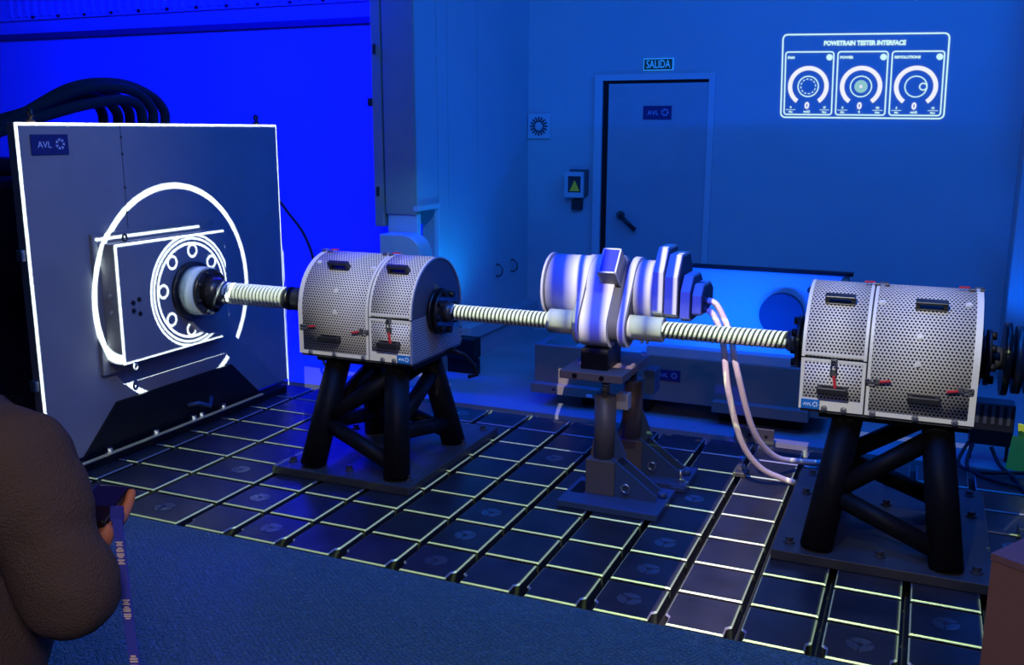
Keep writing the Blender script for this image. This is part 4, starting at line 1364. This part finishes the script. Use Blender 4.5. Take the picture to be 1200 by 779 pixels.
def ui_build(name, b, m, parent, dy=0.0):
    for v in b.bm.verts:
        q = uim(v.co.x, v.co.y)
        v.co = Vector((q.x, YW - 0.001 - v.co.z, q.y))
    return b.build(name, m, parent)


def rrect(b, u0, u1, v0, v1, r, w_):
    n = 5
    out, inn = [], []
    for cx, cy, a0 in ((u1 - r, v1 - r, 0), (u0 + r, v1 - r, PI / 2), (u0 + r, v0 + r, PI), (u1 - r, v0 + r, 1.5 * PI)):
        for i in range(n + 1):
            a = a0 + i * PI / 2 / n
            out.append((cx + r * math.cos(a), cy + r * math.sin(a)))
            inn.append((cx + (r - w_) * math.cos(a), cy + (r - w_) * math.sin(a)))
    N = len(out)
    vv = [[b.bm.verts.new((x, y, z)) for x, y in pp] for pp, z in ((out, 0), (out, 0.002), (inn, 0.002), (inn, 0))]
    for k in range(4):
        for i in range(N):
            b.bm.faces.new((vv[k][i], vv[k][(i + 1) % N], vv[(k + 1) % 4][(i + 1) % N], vv[(k + 1) % 4][i]))
    return b


def ui_text(name, body, u, v, size, m, parent, align='CENTER', sx=1.0, off=0.0):
    q = uim(u, v)
    sl_ = (uim(u + 0.1, v) - uim(u, v)).normalized()
    M_ = frame((q.x, YW - 0.003, q.y), (sl_.x, 0, sl_.y), (0, 0, 1))
    return text(name, body, size, m, parent, M_, align, sx, 0.0005, True, off)


ui_build('outer_frame', rrect(MB(), 0, UW, 0, UH, 0.035, 0.0095), UIC, ui)
ui_text('title_lettering', 'POWETRAIN TESTER INTERFACE', UW * 0.505, UH * 0.885, 0.040, UIC, ui, sx=0.88, off=0.0024)
names = (('FAN', '0', 'm/s2', '0', '15'), ('POWER', '0', '0', '0', '50'), ('REVOLUTIONS', '0', 'm/s2', '5', '15'))
for i in range(3):
    u0, u1 = 0.022 + i * 0.343, 0.022 + i * 0.343 + 0.325
    fr_ = ui_build('dial_panel', rrect(MB(), u0, u1, 0.020, UH * 0.795, 0.022, 0.0085), UIC, ui)
    uc, vc = (u0 + u1) / 2 - 0.002, 0.212
    ui_build('gauge_arc', MB().annulus((uc, vc), 0.107, 0.135, -0.30 * PI, 1.30 * PI, 40), UIW, fr_)
    ui_build('indicator_dot', MB().annulus((u1 - 0.032, UH * 0.795 - 0.040), 0.0, 0.0205, 0, 2 * PI, 20), UIC, fr_)
    ui_build('dial_ring', MB().annulus((uc, vc), 0.064, 0.071, 0, 2 * PI, 36), UIC, fr_)
    if i == 0:
        b = MB()
        for q in range(12):
            b.annulus((uc, vc), 0.046, 0.051, q * PI / 6, q * PI / 6 + 0.28, 4)
        ui_build('dial_dashes', b, UIC, fr_)
    if i == 1:
        ui_build('dial_disc', MB().annulus((uc, vc), 0.010, 0.042, 0, 2 * PI, 30), UIM, fr_)
        ui_build('dial_core', MB().annulus((uc, vc), 0.003, 0.010, 0, 2 * PI, 20), UIW, fr_)
    if i == 2:
        ui_build('dial_knob', MB().annulus((uc + 0.045, vc), 0.018, 0.026, 0, 2 * PI, 24), UIC, fr_)
    nm, val, unit, lo, hi = names[i]
    ui_text('caption', nm, u0 + 0.018, UH * 0.795 - 0.042, 0.023, UIC, fr_, 'LEFT', 1.05, 0.0012)
    ui_text('value', val, uc - 0.004, 0.083, 0.060, UIW, fr_, sx=0.95, off=0.0025)
    ui_text('unit', unit, uc - 0.004, 0.044, 0.022, UIC, fr_, off=0.0009)
    for s_, body in ((-1, lo), (1, hi)):
        uu = uc + s_ * 0.112
        ui_text('limit', body, uu, 0.072, 0.020, UIC, fr_, off=0.0009)
        ui_text('limit_unit', 'Min' if s_ < 0 else 'Max', uu, 0.041, 0.017, UIC, fr_, off=0.0006)
        ui_build('limit_line', MB().box(uu - 0.032, uu + 0.032, 0.0545, 0.0575, 0, 0.002), UIC, fr_)

# ------------------------------------------------------------------ visitor at the lower left
def cam_point(px, py, d):
    u, v = (px - 600) / 1122.0, (py - 389.5) / 1122.0
    M3 = cam.matrix_world.to_3x3()
    return CAM + (M3 @ Vector((u, -v, -1))) * d


def skin_body(name, nodes, edges, m, parent, sub=2, root=0):
    """one continuous surface grown round a jointed skeleton; nodes: (world point, radius or (rx, ry))"""
    me = bpy.data.meshes.new(name)
    off = Vector(parent.location)
    me.from_pydata([Vector(q[0]) - off for q in nodes], edges, [])
    me.materials.append(m)
    o = bpy.data.objects.new(name, me)
    COL.objects.link(o)
    o.parent = parent
    o.modifiers.new('skin', 'SKIN').use_smooth_shade = True
    for i, q in enumerate(nodes):
        sv = me.skin_vertices[0].data[i]
        r = q[1]
        sv.radius = (r, r) if isinstance(r, (int, float)) else r
        sv.use_root = (i == root)
    sb = o.modifiers.new('smooth', 'SUBSURF')
    sb.levels = sb.render_levels = sub
    return o


C_ = cam_point
neck = C_(-95, 445, 1.28)
chest = C_(-100, 590, 1.25)
base_ = Vector((chest.x, chest.y, 0))
pr = thing('person', base_, 'person in a dark brown jacket seen from behind, holding a phone', 'person')
right_ = Vector((math.cos(TH), math.sin(TH), 0))
ahead = Vector((-math.sin(TH), math.cos(TH), 0))
face = (ahead * 0.9 + right_ * 0.45).normalized()       # looks towards the rig
side = Vector((face.y, -face.x, 0))                     # the person's right
shR, elR = C_(22, 538, 1.20), C_(90, 716, 1.19)
wrR, haR = C_(104, 650, 1.37), C_(114, 626, 1.39)
pel = Vector((base_.x, base_.y, 0.78)) + side * 0.05 - face * 0.01
sp1 = pel.lerp(chest, 0.5)
shL = chest - (shR - chest) * 1.0
shL.z = shR.z - 0.005
shL += -side * 0.02
elL = shL + Vector((0, 0, -0.23)) - side * 0.05
wrL = elL + Vector((0, 0, -0.17)) + face * 0.10
head0 = neck + Vector((0, 0, 0.085)) + face * 0.02
head1 = head0 + Vector((0, 0, 0.10)) + face * 0.012
hipR, hipL = pel + side * 0.075 - Vector((0, 0, 0.04)), pel - side * 0.075 - Vector((0, 0, 0.04))
knR, knL = hipR + Vector((0, 0, -0.33)) + face * 0.02, hipL + Vector((0, 0, -0.33)) + face * 0.02
anR, anL = Vector((knR.x, knR.y, 0.07)) - face * 0.02, Vector((knL.x, knL.y, 0.07)) - face * 0.02
toR, toL = anR + face * 0.10 + Vector((0, 0, -0.035)), anL + face * 0.10 + Vector((0, 0, -0.035))
nodes = [(pel, (0.11, 0.08)), (sp1, (0.105, 0.075)), (chest, (0.12, 0.085)), (neck, 0.045), (head0, (0.058, 0.066)), (head1, (0.062, 0.072)),
         (shR, 0.052), (elR, 0.040), (wrR, 0.025), (shL, 0.052), (elL, 0.040), (wrL, 0.025),
         (hipR, 0.075), (knR, 0.050), (anR, 0.034), (toR, 0.028), (hipL, 0.075), (knL, 0.050), (anL, 0.034), (toL, 0.028),
         (haR, (0.030, 0.018)), (wrL + (wrL - elL) * 0.35, (0.028, 0.016))]
edges = [(0, 1), (1, 2), (2, 3), (3, 4), (4, 5), (2, 6), (6, 7), (7, 8), (2, 9), (9, 10), (10, 11), (0, 12), (12, 13), (13, 14), (14, 15),
         (0, 16), (16, 17), (17, 18), (18, 19), (8, 20), (11, 21)]
skin_body('body', nodes, edges, SKIN, pr)
# jacket: torso and both sleeves
cuff = C_(95, 670, 1.35)
up1 = shR.lerp(elR, 0.5)
jn = [(pel + Vector((0, 0, -0.02)), (0.155, 0.115)), (sp1, (0.140, 0.105)), (chest - Vector((0, 0, 0.01)), (0.145, 0.11)), (neck + Vector((0, 0, -0.045)), 0.062),
      (shR, 0.080), (shR.lerp(elR, 0.36), 0.080), (shR.lerp(elR, 0.52), 0.058), (shR.lerp(elR, 0.70), 0.068), (elR, 0.064), (elR.lerp(cuff, 0.45), 0.051), (cuff, 0.029),
      (shL, 0.078), (elL, 0.064), (wrL, 0.042)]
je = [(0, 1), (1, 2), (2, 3), (2, 4), (4, 5), (5, 6), (6, 7), (7, 8), (8, 9), (9, 10), (2, 11), (11, 12), (12, 13)]
jk = skin_body('jacket', jn, je, CLOTH, pr, 3)
tx = bpy.data.textures.new('cloth_folds', 'CLOUDS')
tx.noise_scale = 0.075
tx.noise_depth = 2
dm = jk.modifiers.new('folds', 'DISPLACE')
dm.texture = tx
dm.strength = 0.017
dm.mid_level = 0.55
tn = [(pel, (0.125, 0.095)), (hipR, 0.088), (knR, 0.064), (anR + Vector((0, 0, 0.01)), 0.052), (hipL, 0.088), (knL, 0.064), (anL + Vector((0, 0, 0.01)), 0.052)]
skin_body('trousers', tn, [(0, 1), (1, 2), (2, 3), (0, 4), (4, 5), (5, 6)], TROUS, pr)
for an, to in ((anR, toR), (anL, toL)):
    skin_body('shoe', [(an - face * 0.03 + Vector((0, 0, -0.030)), 0.036), (an + face * 0.04 + Vector((0, 0, -0.034)), 0.034), (to + face * 0.03 + Vector((0, 0, -0.006)), 0.028)], [(0, 1), (1, 2)], BLACKS, pr)
# head details
hd = head1
MB().ball(hd + Vector((0, 0, 0.030)) - face * 0.016, 0.082, sc=(1, 1, 0.92), seg=20).build('hair', HAIR, pr)
fz = hd - Vector((0, 0, 0.045))
for sg in (-1, 1):
    e = MB().ball(fz + face * 0.066 + side * 0.026 * sg, 0.012, seg=12).build('eye', EYEW, pr)
    MB().ball(fz + face * 0.0745 + side * 0.026 * sg, 0.0055, seg=10).build('iris', EYED, e)
    MB().ball(fz + side * 0.070 * sg - Vector((0, 0, 0.008)), 0.020, sc=(0.55, 0.55, 1), seg=10).build('ear', SKIN, pr)
MB().tube([fz + face * 0.066, fz + face * 0.080 - Vector((0, 0, 0.025)), fz + face * 0.082 - Vector((0, 0, 0.034))], 0.01, 8, radii=[0.006, 0.010, 0.011]).build('nose', SKIN, pr)
MB().tube([fz + face * 0.062 - Vector((0, 0, 0.055)) - side * 0.020, fz + face * 0.068 - Vector((0, 0, 0.056)), fz + face * 0.062 - Vector((0, 0, 0.055)) + side * 0.020], 0.006, 8).build('mouth', LIP, pr)
# right hand closed round the phone: palm and five fingers
pa = C_(116, 626, 1.38)
v_up = (C_(118, 592, 1.38) - pa).normalized()
v_r = (C_(160, 626, 1.38) - pa).normalized()
v_f = v_up.cross(v_r).normalized()
v_f = v_f if v_f.dot(ahead) > 0 else -v_f
palm = skin_body('hand', [(wrR, 0.022), (pa - v_up * 0.004, (0.028, 0.018)), (pa + v_up * 0.018 + v_f * 0.008, (0.031, 0.016))], [(0, 1), (1, 2)], SKIN, pr)
for i, (dx, ln) in enumerate(((-0.026, 0.050), (-0.009, 0.056), (0.008, 0.053), (0.024, 0.044))):
    a0 = pa + v_up * 0.010 + v_f * 0.012 + v_r * dx * 0.8
    a1 = a0 + v_f * ln * 0.55 + v_up * 0.010
    a2 = a1 + v_f * ln * 0.45 + v_up * 0.016
    a3 = a2 + v_f * ln * 0.20 + v_up * 0.020
    skin_body('finger', [(a0, 0.0095), (a1, 0.009), (a2, 0.0082), (a3, 0.007)], [(0, 1), (1, 2), (2, 3)], SKIN, palm if False else pr, 1)
a0 = pa - v_up * 0.006 - v_r * 0.028
skin_body('thumb', [(a0, 0.011), (a0 - v_r * 0.016 + v_up * 0.022 + v_f * 0.018, 0.010), (a0 - v_r * 0.012 + v_up * 0.046 + v_f * 0.034, 0.008)], [(0, 1), (1, 2)], SKIN, pr, 1)
# phone
pc = C_(120, 592, 1.41)
M_ = frame(pc, (v_r + v_up * -0.06), (v_up * 0.34 + v_f * 0.94))
ph = thing('phone', pc, 'dark glossy phone held in the hand of the person', 'phone')
MB().box(-0.030, 0.024, -0.052, 0.052, -0.005, 0.005, bev=0.003).build('body', PHONE, ph, M_)
MB().box(-0.026, 0.020, -0.010, 0.047, 0.0052, 0.006).build('screen', PHONEB, ph, M_)
MB().box(-0.026, -0.014, 0.040, 0.052, -0.0065, -0.005).build('camera_bump', STEEL, ph, M_)
# lanyard strap
la_pts = [C_(137, 606, 1.37), C_(141, 640, 1.34), C_(146, 685, 1.31), C_(152, 735, 1.27), C_(161, 800, 1.22), C_(166, 880, 1.18), C_(168, 960, 1.17)]
ly = thing('lanyard', la_pts[0], 'blue lanyard strap with white print hanging from the held phone', 'strap')
path = smooth_path(la_pts, 6)


def ribbon(b, pts, w_, dirs, h, mi=0):
    prev = None
    for q in pts:
        vv = [b.bm.verts.new(q - dirs * w_ / 2 - v_f * h), b.bm.verts.new(q + dirs * w_ / 2 - v_f * h), b.bm.verts.new(q + dirs * w_ / 2 + v_f * h), b.bm.verts.new(q - dirs * w_ / 2 + v_f * h)]
        if prev:
            for k in range(4):
                b.bm.faces.new((prev[k], prev[(k + 1) % 4], vv[(k + 1) % 4], vv[k])).material_index = mi
        prev = vv
    return b


ribbon(MB(), path, 0.0135, v_r, 0.0012).build('strap', STRAP, ly)
for i0 in (5, 6, 7, 8, 14, 15, 16, 21, 22, 24):
    a, b_ = path[i0], path[i0 + 1]
    for k in range(3):
        c_ = a.lerp(b_, 0.15 + 0.28 * k)
        d_ = a.lerp(b_, 0.32 + 0.28 * k)
        ww = 0.010 if (i0 + k) % 3 else 0.006
        ribbon(MB(), [c_ - v_f * 0.0022, d_ - v_f * 0.0022], ww, v_r, 0.0006).build('print_mark', STRAPW, ly)
MB().box(-0.009, 0.009, -0.006, 0.016, -0.003, 0.003, M=frame(la_pts[0], v_r, v_up), bev=0.001).build('clip', STRAP, ly)
